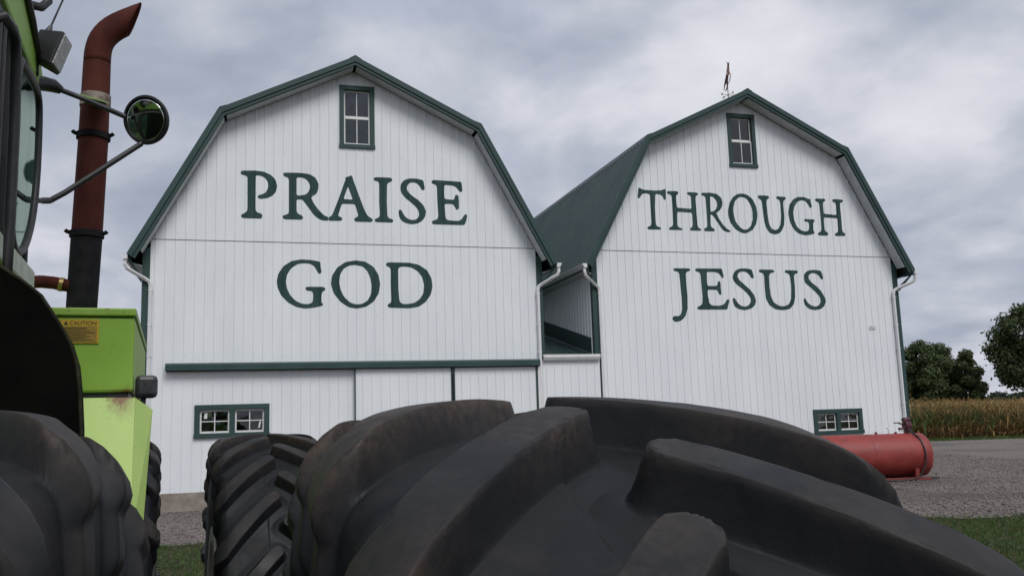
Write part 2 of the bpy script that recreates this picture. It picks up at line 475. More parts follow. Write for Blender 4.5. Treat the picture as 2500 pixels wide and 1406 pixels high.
LETTERS_B = [
    ('T', [[(1379, 8272),(1430, 8292),(1465, 8251),(1548, 8229),(1852, 8221),(2083, 8234),(2162, 8263),(2210, 8290),(2238, 8248),(2226, 8122),(2225, 7977),(2189, 7951),(2152, 7974),(2130, 8063),(2037, 8114),(1904, 8122),(1870, 7748),(1865, 7284),(1879, 7196),(1941, 7166),(2017, 7147),(2005, 7083),(1632, 7075),(1589, 7105),(1606, 7152),(1695, 7183),(1730, 7262),(1728, 7743),(1731, 8101),(1599, 8131),(1483, 8101),(1421, 7999),(1373, 7965),(1337, 7995),(1360, 8121)]]),
    ('H', [[(2264, 8177),(2294, 8225),(2605, 8235),(2637, 8193),(2610, 8138),(2558, 8110),(2548, 7954),(2562, 7745),(3020, 7726),(3023, 8064),(3007, 8118),(2919, 8140),(2898, 8186),(2936, 8224),(3230, 8218),(3267, 8183),(3253, 8142),(3184, 8118),(3163, 7979),(3179, 7472),(3183, 7237),(3217, 7166),(3294, 7143),(3290, 7089),(2958, 7082),(2921, 7114),(2943, 7157),(3012, 7196),(3030, 7286),(3028, 7611),(2562, 7623),(2541, 7235),(2575, 7171),(2689, 7143),(2690, 7089),(2300, 7084),(2259, 7112),(2286, 7162),(2372, 7186),(2406, 7248),(2413, 7661),(2413, 8075),(2366, 8127),(2289, 8135)]]),
    ('R', [[(3358, 8176),(3389, 8221),(3687, 8234),(3884, 8198),(4016, 8086),(4045, 7940),(4008, 7811),(3920, 7698),(3804, 7639),(3873, 7495),(4017, 7281),(4129, 7176),(4252, 7114),(4221, 7073),(4101, 7073),(3986, 7135),(3860, 7313),(3735, 7509),(3660, 7579),(3613, 7577),(3599, 7268),(3621, 7196),(3722, 7163),(3734, 7109),(3704, 7083),(3408, 7078),(3367, 7116),(3390, 7160),(3462, 7184),(3497, 7229),(3500, 7555),(3496, 8065),(3461, 8126),(3371, 8140)], [(3648, 8126),(3738, 8111),(3831, 8023),(3861, 7878),(3820, 7749),(3727, 7680),(3623, 7661)]]),
    ('O', [[(4675, 8253),(4876, 8225),(5050, 8091),(5155, 7872),(5179, 7614),(5113, 7353),(4976, 7165),(4764, 7056),(4602, 7062),(4409, 7166),(4262, 7344),(4204, 7543),(4202, 7726),(4276, 7968),(4402, 8139),(4551, 8230)], [(4687, 8150),(4846, 8101),(4956, 7939),(5012, 7719),(5002, 7497),(4923, 7273),(4793, 7170),(4671, 7167),(4536, 7254),(4427, 7404),(4383, 7623),(4385, 7806),(4453, 8011),(4562, 8116)]]),
    ('U', [[(5221, 8179),(5249, 8222),(5576, 8224),(5618, 8181),(5589, 8131),(5524, 8102),(5507, 7997),(5523, 7589),(5546, 7367),(5616, 7221),(5716, 7180),(5844, 7220),(5932, 7379),(5971, 7641),(5974, 8015),(5953, 8108),(5859, 8134),(5842, 8179),(5887, 8218),(6159, 8210),(6188, 8167),(6164, 8128),(6094, 8095),(6076, 7982),(6085, 7608),(6054, 7346),(5964, 7176),(5852, 7080),(5705, 7050),(5543, 7089),(5431, 7234),(5386, 7436),(5358, 7843),(5351, 8010),(5329, 8083),(5242, 8128)]]),
    ('G', [[(7025, 8189),(7034, 8057),(7054, 7944),(7019, 7897),(6978, 7911),(6932, 8015),(6847, 8106),(6722, 8131),(6568, 8076),(6449, 7921),(6398, 7731),(6412, 7507),(6480, 7322),(6596, 7213),(6740, 7173),(6847, 7183),(6905, 7260),(6912, 7429),(6873, 7466),(6768, 7481),(6746, 7518),(6788, 7557),(7094, 7552),(7134, 7523),(7095, 7469),(7049, 7434),(7039, 7189),(7087, 7161),(7074, 7115),(6922, 7073),(6750, 7050),(6543, 7092),(6366, 7225),(6259, 7446),(6221, 7725),(6285, 7971),(6427, 8146),(6603, 8229),(6816, 8230),(6981, 8176)]]),
    ('H', [[(7185, 8157),(7219, 8204),(7521, 8209),(7565, 8173),(7535, 8126),(7468, 8104),(7458, 7997),(7463, 7739),(7906, 7716),(7916, 8034),(7900, 8098),(7815, 8118),(7789, 8162),(7838, 8210),(8151, 8208),(8187, 8167),(8151, 8119),(8076, 8105),(8063, 7982),(8069, 7600),(8065, 7258),(8093, 7182),(8167, 7147),(8155, 7070),(7820, 7061),(7776, 7098),(7807, 7144),(7897, 7177),(7917, 7253),(7927, 7614),(7452, 7625),(7444, 7314),(7455, 7201),(7549, 7159),(7566, 7110),(7518, 7060),(7227, 7063),(7184, 7099),(7214, 7149),(7302, 7178),(7333, 7273),(7335, 7613),(7328, 7992),(7307, 8086),(7211, 8113)]]),
    ('J', [[(2331, 5944),(2356, 5980),(2845, 5988),(2873, 5943),(2848, 5907),(2761, 5888),(2719, 5834),(2719, 5534),(2734, 5183),(2711, 4833),(2639, 4624),(2517, 4502),(2380, 4450),(2267, 4460),(2218, 4519),(2230, 4588),(2296, 4620),(2410, 4613),(2489, 4658),(2536, 4798),(2545, 5112),(2527, 5532),(2515, 5831),(2473, 5883),(2359, 5899)]]),
    ('E', [[(3021, 5949),(3051, 5988),(3488, 5992),(3882, 5999),(3905, 5871),(3932, 5757),(3901, 5717),(3855, 5727),(3810, 5816),(3735, 5875),(3618, 5891),(3383, 5891),(3375, 5720),(3374, 5489),(3668, 5486),(3710, 5529),(3728, 5618),(3777, 5637),(3812, 5584),(3807, 5406),(3820, 5257),(3786, 5228),(3737, 5245),(3708, 5334),(3660, 5376),(3374, 5373),(3373, 5189),(3416, 4977),(3490, 4922),(3724, 4916),(3885, 4963),(3981, 5095),(4022, 5116),(4062, 5070),(4007, 4910),(3971, 4804),(3559, 4802),(3055, 4800),(3011, 4835),(3030, 4887),(3120, 4912),(3190, 4976),(3205, 5187),(3191, 5540),(3183, 5824),(3129, 5887),(3033, 5906)]]),
    ('S', [[(4861, 5988),(4892, 5869),(4916, 5761),(4880, 5717),(4821, 5734),(4768, 5831),(4673, 5908),(4534, 5928),(4410, 5879),(4370, 5770),(4434, 5664),(4584, 5540),(4754, 5398),(4882, 5238),(4933, 5077),(4885, 4933),(4749, 4836),(4545, 4789),(4348, 4816),(4215, 4894),(4173, 5018),(4166, 5124),(4207, 5150),(4253, 5125),(4304, 5019),(4416, 4923),(4553, 4892),(4676, 4932),(4757, 5040),(4743, 5165),(4645, 5289),(4476, 5431),(4306, 5554),(4216, 5679),(4216, 5786),(4295, 5931),(4440, 6006),(4662, 6020)]]),
    ('U', [[(5085, 5955),(5113, 5992),(5574, 5993),(5616, 5949),(5583, 5909),(5463, 5889),(5416, 5822),(5410, 5496),(5426, 5207),(5513, 5027),(5668, 4930),(5851, 4910),(6021, 4976),(6106, 5140),(6130, 5504),(6117, 5833),(6068, 5887),(5979, 5904),(5954, 5951),(5986, 5989),(6380, 5984),(6419, 5944),(6386, 5903),(6300, 5880),(6261, 5817),(6267, 5506),(6246, 5177),(6186, 4977),(6029, 4831),(5800, 4794),(5556, 4818),(5363, 4936),(5257, 5133),(5246, 5494),(5253, 5820),(5198, 5892),(5106, 5908)]]),
    ('S', [[(7202, 5991),(7235, 5887),(7263, 5777),(7228, 5720),(7170, 5738),(7123, 5830),(7024, 5895),(6899, 5919),(6781, 5869),(6746, 5769),(6812, 5659),(6990, 5533),(7145, 5387),(7248, 5222),(7285, 5075),(7228, 4928),(7093, 4836),(6879, 4798),(6693, 4834),(6557, 4942),(6521, 5088),(6543, 5150),(6597, 5143),(6649, 5034),(6766, 4944),(6910, 4904),(7040, 4945),(7115, 5074),(7085, 5202),(6951, 5348),(6775, 5493),(6619, 5620),(6581, 5748),(6609, 5878),(6737, 5983),(6950, 6016)]]),
]
# ------------------------------------------------------------------ ground
GRAVEL = pm('gravel', (0.125, 0.108, 0.098), (0.26, 0.228, 0.208), scale=26, detail=9, rough=0.95, bump=0.03, bscale=32, spec=0.2,
            contrast=(0.36, 0.66))


def gravel_patches(m):
    nd, lk, b = nodes_of(m)
    src = base_socket(m)
    geo = nd.new('ShaderNodeNewGeometry')
    v = nd.new('ShaderNodeTexVoronoi')
    setin(v, Scale=38.0)
    lk.new(geo.outputs['Position'], v.inputs['Vector'])
    sp = nd.new('ShaderNodeSeparateColor')
    lk.new(v.outputs['Color'], sp.inputs[0])
    k = math_node(nd, lk, 'MULTIPLY_ADD', sp.outputs[0], 0.9, 0.55)
    n = nd.new('ShaderNodeTexNoise')
    setin(n, Scale=0.35, Detail=4.0, Roughness=0.55)
    mp = nd.new('ShaderNodeMapping')
    mp.inputs['Scale'].default_value = (0.5, 0.9, 1)
    lk.new(geo.outputs['Position'], mp.inputs[0])
    lk.new(mp.outputs[0], n.inputs['Vector'])
    mr = nd.new('ShaderNodeMapRange')
    mr.inputs['From Min'].default_value = 0.36
    mr.inputs['From Max'].default_value = 0.5
    mr.inputs['To Min'].default_value = 0.62
    mr.inputs['To Max'].default_value = 1.0
    lk.new(n.outputs['Fac'], mr.inputs[0])
    k = math_node(nd, lk, 'MULTIPLY', k, mr.outputs[0])
    mx = nd.new('ShaderNodeMix')
    mx.data_type = 'RGBA'
    mx.blend_type = 'MULTIPLY'
    mx.inputs[0].default_value = 1.0
    lk.new(src, mx.inputs[6])
    cc = nd.new('ShaderNodeCombineColor')
    for i in range(3):
        lk.new(k, cc.inputs[i])
    lk.new(cc.outputs[0], mx.inputs[7])
    lk.new(mx.outputs[2], b.inputs['Base Color'])


gravel_patches(GRAVEL)
SOIL = pm('turf_soil', (0.028, 0.030, 0.014), (0.055, 0.05, 0.028), scale=6, detail=7, rough=0.95, bump=0.03, bscale=18, spec=0.2)
FIELD = pm('field_soil', (0.05, 0.055, 0.025), (0.10, 0.085, 0.05), scale=0.6, detail=6, rough=0.95, spec=0.2)
STONE = pm('gravel_stone', (0.12, 0.10, 0.09), (0.34, 0.31, 0.29), scale=19, detail=2, rough=0.9, spec=0.2, contrast=(0.4, 0.6))

g = MB().add([(-2500, -600, 0), (2500, -600, 0), (2500, 4000, 0), (-2500, 4000, 0)], [(0, 1, 2, 3)]).build('ground', FIELD, recalc=False)
tag(g, kind='structure')


def lawn_edge(x):
    return 15.35 + 0.12 * max(0, x - 6) ** 1.25 + 0.18 * math.sin(x * 1.3) + 0.1 * math.sin(x * 3.7 + 1) + 0.06 * math.sin(x * 9.1)


xs = [-40 + 0.25 * i for i in range(321)]
V = [(x, lawn_edge(x), 0.008) for x in xs] + [(x, 49.6 + 0.02 * x, 0.008) for x in xs]
n = len(xs)
o = MB().add(V, [(i, i + 1, n + i + 1, n + i) for i in range(n - 1)]).build('gravel_yard', GRAVEL, recalc=False)
tag(o, kind='structure')
V = [(x, -12, 0.004) for x in xs] + [(x, lawn_edge(x) + 0.35, 0.004) for x in xs]
o = MB().add(V, [(i, i + 1, n + i + 1, n + i) for i in range(n - 1)]).build('lawn', SOIL, recalc=False)
tag(o, kind='structure')
V = [(x, 49.2 + 0.02 * x, 0.012) for x in xs] + [(x, 51.5 + 0.02 * x, 0.012) for x in xs]
o = MB().add(V, [(i, i + 1, n + i + 1, n + i) for i in range(n - 1)]).build('grass_verge', SOIL, recalc=False)
tag(o, kind='structure')

# ------------------------------------------------------------------ barns
BARN_O = Vector((-8.66, 21.057, 0.0))
PSI = R(16.565)
BE = Vector((math.cos(PSI), math.sin(PSI), 0))
BN = Vector((-math.sin(PSI), math.cos(PSI), 0))
PITCH = 0.2286
BW = 9.72                     # width of the white front between the corner boards
CT = 0.17                     # corner board
DEPTH = 22.0
SEAM = 6.447
TOP = [(-0.45, 5.98), (1.53, 9.65), (4.86, 11.28), (8.19, 9.65), (10.17, 5.98)]


def offset_poly(P, d):
    """gambrel line moved inwards (down) by d, mitred"""
    segs = []
    for (x0, z0), (x1, z1) in zip(P[:-1], P[1:]):
        L = math.hypot(x1 - x0, z1 - z0)
        nx, nz = (z1 - z0) / L, -(x1 - x0) / L
        segs.append(((x0 + nx * d, z0 + nz * d), (x1 + nx * d, z1 + nz * d)))
    res = [segs[0][0]]
    for (a, b), (c, e) in zip(segs[:-1], segs[1:]):
        d1 = (b[0] - a[0], b[1] - a[1])
        d2 = (e[0] - c[0], e[1] - c[1])
        den = d1[0] * d2[1] - d1[1] * d2[0]
        t = ((c[0] - a[0]) * d2[1] - (c[1] - a[1]) * d2[0]) / den
        res.append((a[0] + d1[0] * t, a[1] + d1[1] * t))
    res.append(segs[-1][1])
    return res


INNER = offset_poly(TOP, 0.195)


def wall_top(x):
    for (x0, z0), (x1, z1) in zip(INNER[:-1], INNER[1:]):
        if x0 <= x <= x1:
            return z0 + (z1 - z0) * (x - x0) / (x1 - x0)
    return 0


def rib_y(d):
    """depth of the ribbed sheet at distance d behind the start of a rib"""
    d = d % PITCH
    if d < 0.009:
        return -0.014 * d / 0.009
    if d < 0.024:
        return -0.014
    if d < 0.033:
        return -0.014 * (0.033 - d) / 0.009
    return 0.0


RIBBREAK = (0.0, 0.009, 0.024, 0.033)
STRIP_CACHE = {}


def siding_strip(parent, xa, xb, rib, zlo, zhi, cuts=(), off=0.0, grime=False, extra=(), name='siding_panel', mat=None):
    # a strip interrupted over its whole width by an opening is two pieces
    for c in cuts:
        zt = min(zhi(xa), zhi(xb)) if callable(zhi) else zhi
        if c[0] <= xa + 1e-3 and c[1] >= xb - 1e-3 and c[2] > zlo + 0.02 and c[3] < zt - 0.02:
            siding_strip(parent, xa, xb, rib, zlo, c[2], [q for q in cuts if q is not c], off, False, extra, name, mat)
            return siding_strip(parent, xa, xb, rib, c[3], zhi, [q for q in cuts if q is not c], off, grime, extra, name, mat)
    return _siding_piece(parent, xa, xb, rib, zlo, zhi, cuts, off, grime, extra, name, mat)


def _siding_piece(parent, xa, xb, rib, zlo, zhi, cuts=(), off=0.0, grime=False, extra=(), name='siding_panel', mat=None):
    """one ribbed strip of steel siding from xa to xb; rib = x at which its rib starts"""
    bps = {round(xa, 4), round(xb, 4)}
    for k in (-1, 0, 1):
        for d in RIBBREAK:
            x = rib + k * PITCH + d
            if xa + 1e-4 < x < xb - 1e-4:
                bps.add(round(x, 4))
    for c in cuts:
        for x in (c[0], c[1]):
            if xa + 1e-4 < x < xb - 1e-4:
                bps.add(round(x, 4))
    for x in extra:
        if xa + 1e-4 < x < xb - 1e-4:
            bps.add(round(x, 4))
    bps = sorted(bps)
    verts, faces, gr = [], [], []
    for a, b in zip(bps[:-1], bps[1:]):
        za, zb = (zhi(a), zhi(b)) if callable(zhi) else (zhi, zhi)
        if za <= zlo + 0.003 and zb <= zlo + 0.003:
            continue
        za, zb = max(za, zlo), max(zb, zlo)
        mid = 0.5 * (a + b)
        rows = [(zlo, zlo)]
        hit = [c for c in cuts if c[0] - 1e-3 < mid < c[1] + 1e-3 and c[3] > zlo and c[2] < min(za, zb)]
        spans = []
        lo = (zlo, zlo)
        for c in sorted(hit, key=lambda c: c[2]):
            if c[2] > lo[0] + 0.01:
                spans.append((lo, (c[2], c[2])))
            lo = (c[3], c[3])
        if min(za, zb) > lo[0] + 0.003 or not hit:
            spans.append((lo, (za, zb)))
        ya, yb = rib_y(a - rib + 1e-6) + off, rib_y(b - rib - 1e-6) + off
        for s0, s1 in spans:
            levels = [s0]
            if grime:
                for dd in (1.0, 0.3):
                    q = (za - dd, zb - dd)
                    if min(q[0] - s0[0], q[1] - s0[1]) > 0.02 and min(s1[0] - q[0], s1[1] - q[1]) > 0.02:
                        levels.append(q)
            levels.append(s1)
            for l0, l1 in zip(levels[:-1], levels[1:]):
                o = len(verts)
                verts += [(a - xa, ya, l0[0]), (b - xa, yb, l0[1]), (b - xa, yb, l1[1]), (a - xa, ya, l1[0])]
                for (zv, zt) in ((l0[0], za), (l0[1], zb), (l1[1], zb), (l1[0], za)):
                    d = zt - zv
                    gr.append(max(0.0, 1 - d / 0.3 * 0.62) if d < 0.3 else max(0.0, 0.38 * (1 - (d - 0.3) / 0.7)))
                faces.append((o, o + 1, o + 2, o + 3))
    if not faces:
        return None
    key = (tuple((round(v[0], 4), round(v[1], 4), round(v[2], 4)) for v in verts), grime)
    me = STRIP_CACHE.get(key)
    if me is None:
        me = bpy.data.meshes.new(name)
        me.from_pydata(verts, [], faces)
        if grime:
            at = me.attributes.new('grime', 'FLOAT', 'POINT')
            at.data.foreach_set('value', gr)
        me.materials.append(mat or SIDING)
        STRIP_CACHE[key] = me
    ob = link(name, me, parent)
    ob.location = (xa, 0, 0)
    return ob


def strips(parent, x0, x1, rib0, zlo, zhi, **kw):
    edges = [x0]
    x = rib0
    while x < x1 - 0.01:
        if x > x0 + 0.01:
            edges.append(x)
        x += PITCH
    edges.append(x1)
    for a, b in zip(edges[:-1], edges[1:]):
        rib = a if abs(((a - rib0) / PITCH) - round((a - rib0) / PITCH)) < 1e-3 else a - PITCH + (b - a)
        siding_strip(parent, a, b, rib, zlo, zhi, **kw)


def chaikin(ring, lim=26.0):
    for _ in range(2):
        o = []
        n = len(ring)
        for i in range(n):
            a, b = ring[i], ring[(i + 1) % n]
            L = math.hypot(b[0] - a[0], b[1] - a[1]) or 1
            c = min(0.25 * L, lim) / L
            o.append((a[0] + (b[0] - a[0]) * c, a[1] + (b[1] - a[1]) * c))
            o.append((b[0] + (a[0] - b[0]) * c, b[1] + (a[1] - b[1]) * c))
        ring = o
        lim *= 0.5
    return ring


def painted_letter(parent, rings, rib0, upper_off):
    rings = [chaikin(r) for r in rings]
    if len(rings) == 1 or True:
        pts = [[Vector((x / 1000, z / 1000, 0)) for x, z in r] for r in rings]
    tris = tessellate_polygon(pts)
    flat = [p for r in pts for p in r]
    bm = bmesh.new()
    vs = [bm.verts.new((p.x, 0, p.y)) for p in flat]
    for t in tris:
        try:
            bm.faces.new([vs[i] for i in t])
        except ValueError:
            pass
    xmin, xmax = min(p.x for p in flat), max(p.x for p in flat)
    k = math.floor((xmin - rib0) / PITCH)
    while rib0 + k * PITCH < xmax:
        for d in RIBBREAK:
            x = rib0 + k * PITCH + d
            if xmin < x < xmax:
                bmesh.ops.bisect_plane(bm, geom=bm.verts[:] + bm.edges[:] + bm.faces[:], plane_co=(x, 0, 0), plane_no=(1, 0, 0), dist=1e-5)
        k += 1
    for v in bm.verts:
        v.co.y = rib_y(v.co.x - rib0) - 0.003 + (upper_off if v.co.z > SEAM else 0.0)
    bmesh.ops.recalc_face_normals(bm, faces=bm.faces)
    me = bpy.data.meshes.new('painted_letter')
    bm.to_mesh(me)
    bm.free()
    me.materials.append(PAINT)
    return link('painted_letter', me, parent)


def window(parent, x0, x1, z0, z1, sashes, cols, trim, tags=(), curtains=False, double_hung=False):
    """green casing, white sashes, white bars and separate panes; local wall plane y = 0"""
    y0, y1 = -0.045, 0.10
    mb = MB()
    mb.box(x0, x1, y0, y1, z1 - trim, z1)
    mb.box(x0, x0 + trim, y0 + 0.003, y1, z0 + trim * 0.9, z1 - trim)
    mb.box(x1 - trim, x1, y0 + 0.003, y1, z0 + trim * 0.9, z1 - trim)
    mb.box(x0 - 0.01, x1 + 0.01, y0 - 0.02, y1, z0, z0 + trim * 0.9)
    w = mb.build('window', TRIM, parent, bevel=0.004)
    ix0, ix1, iz0, iz1 = x0 + trim, x1 - trim, z0 + trim * 0.9, z1 - trim
    sw = (ix1 - ix0 - (sashes - 1) * trim) / sashes
    for s in range(sashes):
        a = ix0 + s * (sw + trim)
        if s:
            MB().box(a - trim, a, y0 + 0.003, y1, iz0, iz1).build('mullion', TRIM, w, bevel=0.003)
        b = a + sw
        fw = 0.04
        ym = 0.03
        zs = [(iz0, iz1)] if not double_hung else [(iz0, (iz0 + iz1) / 2 + 0.0), ((iz0 + iz1) / 2 + 0.0, iz1)]
        for q, (c0, c1) in enumerate(zs):
            yy = ym + (0.028 if (double_hung and q == 1) else 0.0)
            f = MB()
            bot = 0.05
            f.box(a + .002, b - .002, yy, yy + 0.03, c0 + .002, c0 + bot)
            f.box(a + .002, b - .002, yy, yy + 0.03, c1 - fw, c1 - .002)
            f.box(a + .002, a + fw, yy + .001, yy + 0.029, c0 + bot, c1 - fw)
            f.box(b - fw, b - .002, yy + .001, yy + 0.029, c0 + bot, c1 - fw)
            f.build('sash', SASH, w, bevel=0.003)
            gx0, gx1, gz0, gz1 = a + fw, b - fw, c0 + bot, c1 - fw
            nr = 1 if double_hung else 2
            mw = 0.022
            for c in range(1, cols):
                xm = gx0 + (gx1 - gx0) * c / cols
                MB().box(xm - mw / 2, xm + mw / 2, yy + .002, yy + 0.028, gz0, gz1).build('glazing_bar', SASH, w)
            for r in range(1, nr):
                zm = gz0 + (gz1 - gz0) * r / nr
                MB().box(gx0, gx1, yy + .003, yy + 0.027, zm - mw / 2, zm + mw / 2).build('glazing_bar', SASH, w)
            for c in range(cols):
                for r in range(nr):
                    pa, pb = gx0 + (gx1 - gx0) * c / cols, gx0 + (gx1 - gx0) * (c + 1) / cols
                    pc, pd = gz0 + (gz1 - gz0) * r / nr, gz0 + (gz1 - gz0) * (r + 1) / nr
                    tl = random.uniform(-0.004, 0.004)
                    MB().add([(pa, yy + .014 + tl, pc), (pb, yy + .014, pc), (pb, yy + .014 - tl * .5, pd), (pa, yy + .014, pd)],
                             [(0, 1, 2, 3)]).build('pane', GLASS, w, recalc=False)
        if curtains:
            n = 26
            for (ca, cb) in ((a + 0.02, a + sw * 0.42), (a + sw * 0.66, b - 0.01)):
                V = []
                for i in range(n + 1):
                    x = ca + (cb - ca) * i / n
                    y = 0.17 + 0.025 * math.sin(i * 1.35 + s) + 0.01 * math.sin(i * 2.9)
                    V += [(x, y, iz0 - 0.05), (x, y, iz1 + 0.05)]
                MB().add(V, [(2 * i, 2 * i + 2, 2 * i + 3, 2 * i + 1) for i in range(n)]).build('curtain', CURT, w, smooth=180, recalc=False)
    for (ta, tb, tc_, td, lean) in tags:
        MB().hexa([(ta, 0.036, tc_), (tb, 0.036, tc_), (tb + lean, 0.036, td), (ta + lean, 0.036, td)],
                  [(ta, 0.039, tc_), (tb, 0.039, tc_), (tb + lean, 0.039, td), (ta + lean, 0.039, td)]).build('paper_tag', TAGM, w)
    return w


def downspout(parent, side, xv):
    """side -1: at the left eave, +1: at the right eave; xv = x of the vertical pipe on the front"""
    ex = -0.515 if side < 0 else BW + 0.515
    path = [(ex, -0.40, 5.875), (ex, -0.40, 5.76), (ex - side * 0.04, -0.37, 5.67), (ex - side * 0.14, -0.31, 5.61), (xv + side * 0.12, -0.10, 5.46),
            (xv + side * 0.03, -0.072, 5.40), (xv, -0.066, 5.31), (xv, -0.066, 0.55), (xv, -0.10, 0.42), (xv, -0.30, 0.33)]
    d = MB().tube(path, 0.054, n=4).build('downspout', GUTTER, parent, bevel=0.012)
    for z in (5.18, 4.35, 3.62, 2.0, 1.0):
        MB().box(xv - 0.052, xv + 0.052, -0.109, -0.02, z, z + 0.022).build('pipe_strap', GUTTER, d)


def make_barn(loc_s, label, rib0, wins, letters, doors=None, roof_strips=False, side_strips=False, spouts=(0.03, 9.69)):
    p = BARN_O + BE * loc_s
    root = empty('barn', (p.x, p.y, 0), PSI)
    tag(root, label, 'barn')
    MB().box(-CT, BW + CT, -0.012, 0.30, -0.2, 0.43).build('foundation', CONC, root, bevel=0.012)
    cuts = [(a + 0.05, b - 0.05, c + 0.05, d - 0.05) for a, b, c, d in [w[:4] for w in wins]]
    if doors:
        cuts.append((doors[0] + 0.15, doors[-1] - 0.15, 0.3, 3.1))
    strips(root, 0.0, BW, rib0, 0.43, SEAM - 0.007, cuts=cuts)
    ext = [q[0] for q in INNER]
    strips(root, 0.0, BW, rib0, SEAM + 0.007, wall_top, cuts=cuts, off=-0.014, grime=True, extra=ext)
    MB().box(0.0, BW, 0.03, 0.05, SEAM - 0.08, min(SEAM + 0.08, 6.53)).build('seam_backing', DARK, root)
    # hex screws beside the ribs
    sc = MB()
    x = rib0
    while x < BW:
        for z in (0.55, 1.35, 2.35, 3.62, 4.62, 5.75, 6.2, 6.62, 7.7, 8.75, 9.8):
            xx = x + 0.05 + random.uniform(-.004, .004)
            zz_ = z + random.uniform(-.012, .012)
            if zz_ > wall_top(xx) - 0.15 or any(c[0] - .1 < xx < c[1] + .1 and c[2] - .1 < zz_ < c[3] + .25 for c in cuts):
                continue
            o_ = -0.014 if zz_ > SEAM else 0
            sc.box(xx - .006, xx + .006, o_ - .008, o_, zz_ - .006, zz_ + .006)
        x += PITCH
    s = sc.build('screws', SCREW, root)
    s['kind'] = 'stuff'
    # corner boards
    for x0_, x1_ in ((-CT, -0.002), (BW + 0.002, BW + CT)):
        MB().box(x0_, x1_, -0.028, 0.12, 0.43, 6.25 if x0_ < 0 else 6.25).build('corner_board', TRIM, root, bevel=0.006)
    # side and back walls
    for sx in (-1, 1):
        X = -CT if sx < 0 else BW + CT
        if side_strips and sx < 0:
            for i in range(36):
                a = 0.12 + i * PITCH
                key = 'side'
                me = STRIP_CACHE.get(key)
                if me is None:
                    v, f = [], []
                    bp = (0.0, 0.009, 0.03, 0.042, PITCH)
                    for d in bp:
                        v += [(-(0.022 if d in (0.009, 0.03) else 0.0), d, 0.43), (-(0.022 if d in (0.009, 0.03) else 0.0), d, 6.1)]
                    f = [(2 * q, 2 * q + 1, 2 * q + 3, 2 * q + 2) for q in range(4)]
                    me = bpy.data.meshes.new('siding_panel')
                    me.from_pydata(v, [], f)
                    me.materials.append(SIDING)
                    STRIP_CACHE[key] = me
                ob = link('siding_panel', me, root)
                ob.location = (X, a, 0)
            ystart = 0.12 + 36 * PITCH
        else:
            ystart = 0.12
        v, f = [], []
        y = ystart
        while y < DEPTH:
            for d in (0, 0.009, 0.03, 0.042):
                xx = X + sx * (0.022 if d in (0.009, 0.03) else 0)
                v += [(xx, y + d, 0.43), (xx, y + d, 6.1)]
            y += PITCH
        n_ = len(v) // 2
        f = [(2 * i, 2 * i + 1, 2 * i + 3, 2 * i + 2) for i in range(n_ - 1)]
        MB().add(v, f).build('side_wall', SIDING, root, recalc=False)
        MB().box(X - .1, X + .1, 0.31, DEPTH, -0.2, 0.425).build('foundation', CONC, root)
    MB().add([(-CT, DEPTH, 0), (BW + CT, DEPTH, 0), (BW + CT, DEPTH, 6.2)] + [(x_, DEPTH, z_) for x_, z_ in reversed(INNER)] + [(-CT, DEPTH, 6.2)],
             [tuple(range(3 + len(INNER) + 1))]).build('back_wall', SIDING, root, recalc=False)
    # roof
    y0r, y1r = -0.42, DEPTH + 0.3
    UP = [(x_, z_) for x_, z_ in TOP]
    for i in range(4):
        (xa, za), (xb, zb) = UP[i], UP[i + 1]
        L = math.hypot(xb - xa, zb - za)
        nx, nz = -(zb - za) / L, (xb - xa) / L
        under = offset_poly(TOP, 0.05)
        (ua, va), (ub, vb) = under[i], under[i + 1]
        MB().hexa([(xa, y0r, za), (xb, y0r, zb), (xb, y1r, zb), (xa, y1r, za)],
                  [(ua, y0r, va), (ub, y0r, vb), (ub, y1r, vb), (ua, y1r, va)]).build('roof_deck', DARK, root)

        def profile(ys):
            v, f = [], []
            for yv, hgt in ys:
                v += [(xa + nx * hgt, yv, za + nz * hgt), (xb + nx * hgt, yv, zb + nz * hgt)]
            return v, [(2 * q, 2 * q + 1, 2 * q + 3, 2 * q + 2) for q in range(len(ys) - 1)]
        if roof_strips and i == 0:
            y = y0r
            ys = []
            for q in range(4):
                b0 = q * PITCH
                ys += [(b0, 0.008), (b0 + .012, 0.031), (b0 + .032, 0.031), (b0 + .044, 0.008)]
            ys.append((4 * PITCH, 0.008))
            v, f = profile(ys)
            me = MB().add(v, f).mesh('roof_panel', ROOF, recalc=False)
            while y + 4 * PITCH < y1r:
                ob = link('roof_panel', me, root)
                ob.location = (0, y, 0)
                y += 4 * PITCH
        else:
            ys = []
            y = y0r
            while y < y1r - PITCH:
                ys += [(y, 0.008), (y + .012, 0.034), (y + .032, 0.034), (y + .044, 0.008)]
                y += PITCH
            ys.append((y1r, 0.008))
            v, f = profile(ys)
            MB().add(v, f).build('roof_slope', ROOF, root, recalc=False)
    # ridge and knee caps
    for k, (dx, dz) in ((1, (0.16, 0.1)), (2, (0.18, 0.09)), (3, (0.16, 0.1))):
        (xa, za), (xm, zm), (xb, zb) = UP[k - 1], UP[k], UP[k + 1]

        def toward(ax, az, d):
            L = math.hypot(ax - xm, az - zm)
            return (xm + (ax - xm) / L * d, zm + (az - zm) / L * d + 0.036)
        l, r_ = toward(xa, za, 0.17), toward(xb, zb, 0.17)
        t = (xm, zm + 0.05)
        MB().hexa([(l[0], y0r - .06, l[1]), (t[0], y0r - .06, t[1]), (t[0], y1r, t[1]), (l[0], y1r, l[1])],
                  [(l[0], y0r - .06, l[1] + .012), (t[0], y0r - .06, t[1] + .014), (t[0], y1r, t[1] + .014), (l[0], y1r, l[1] + .012)]).build('ridge_cap', ROOF, root)
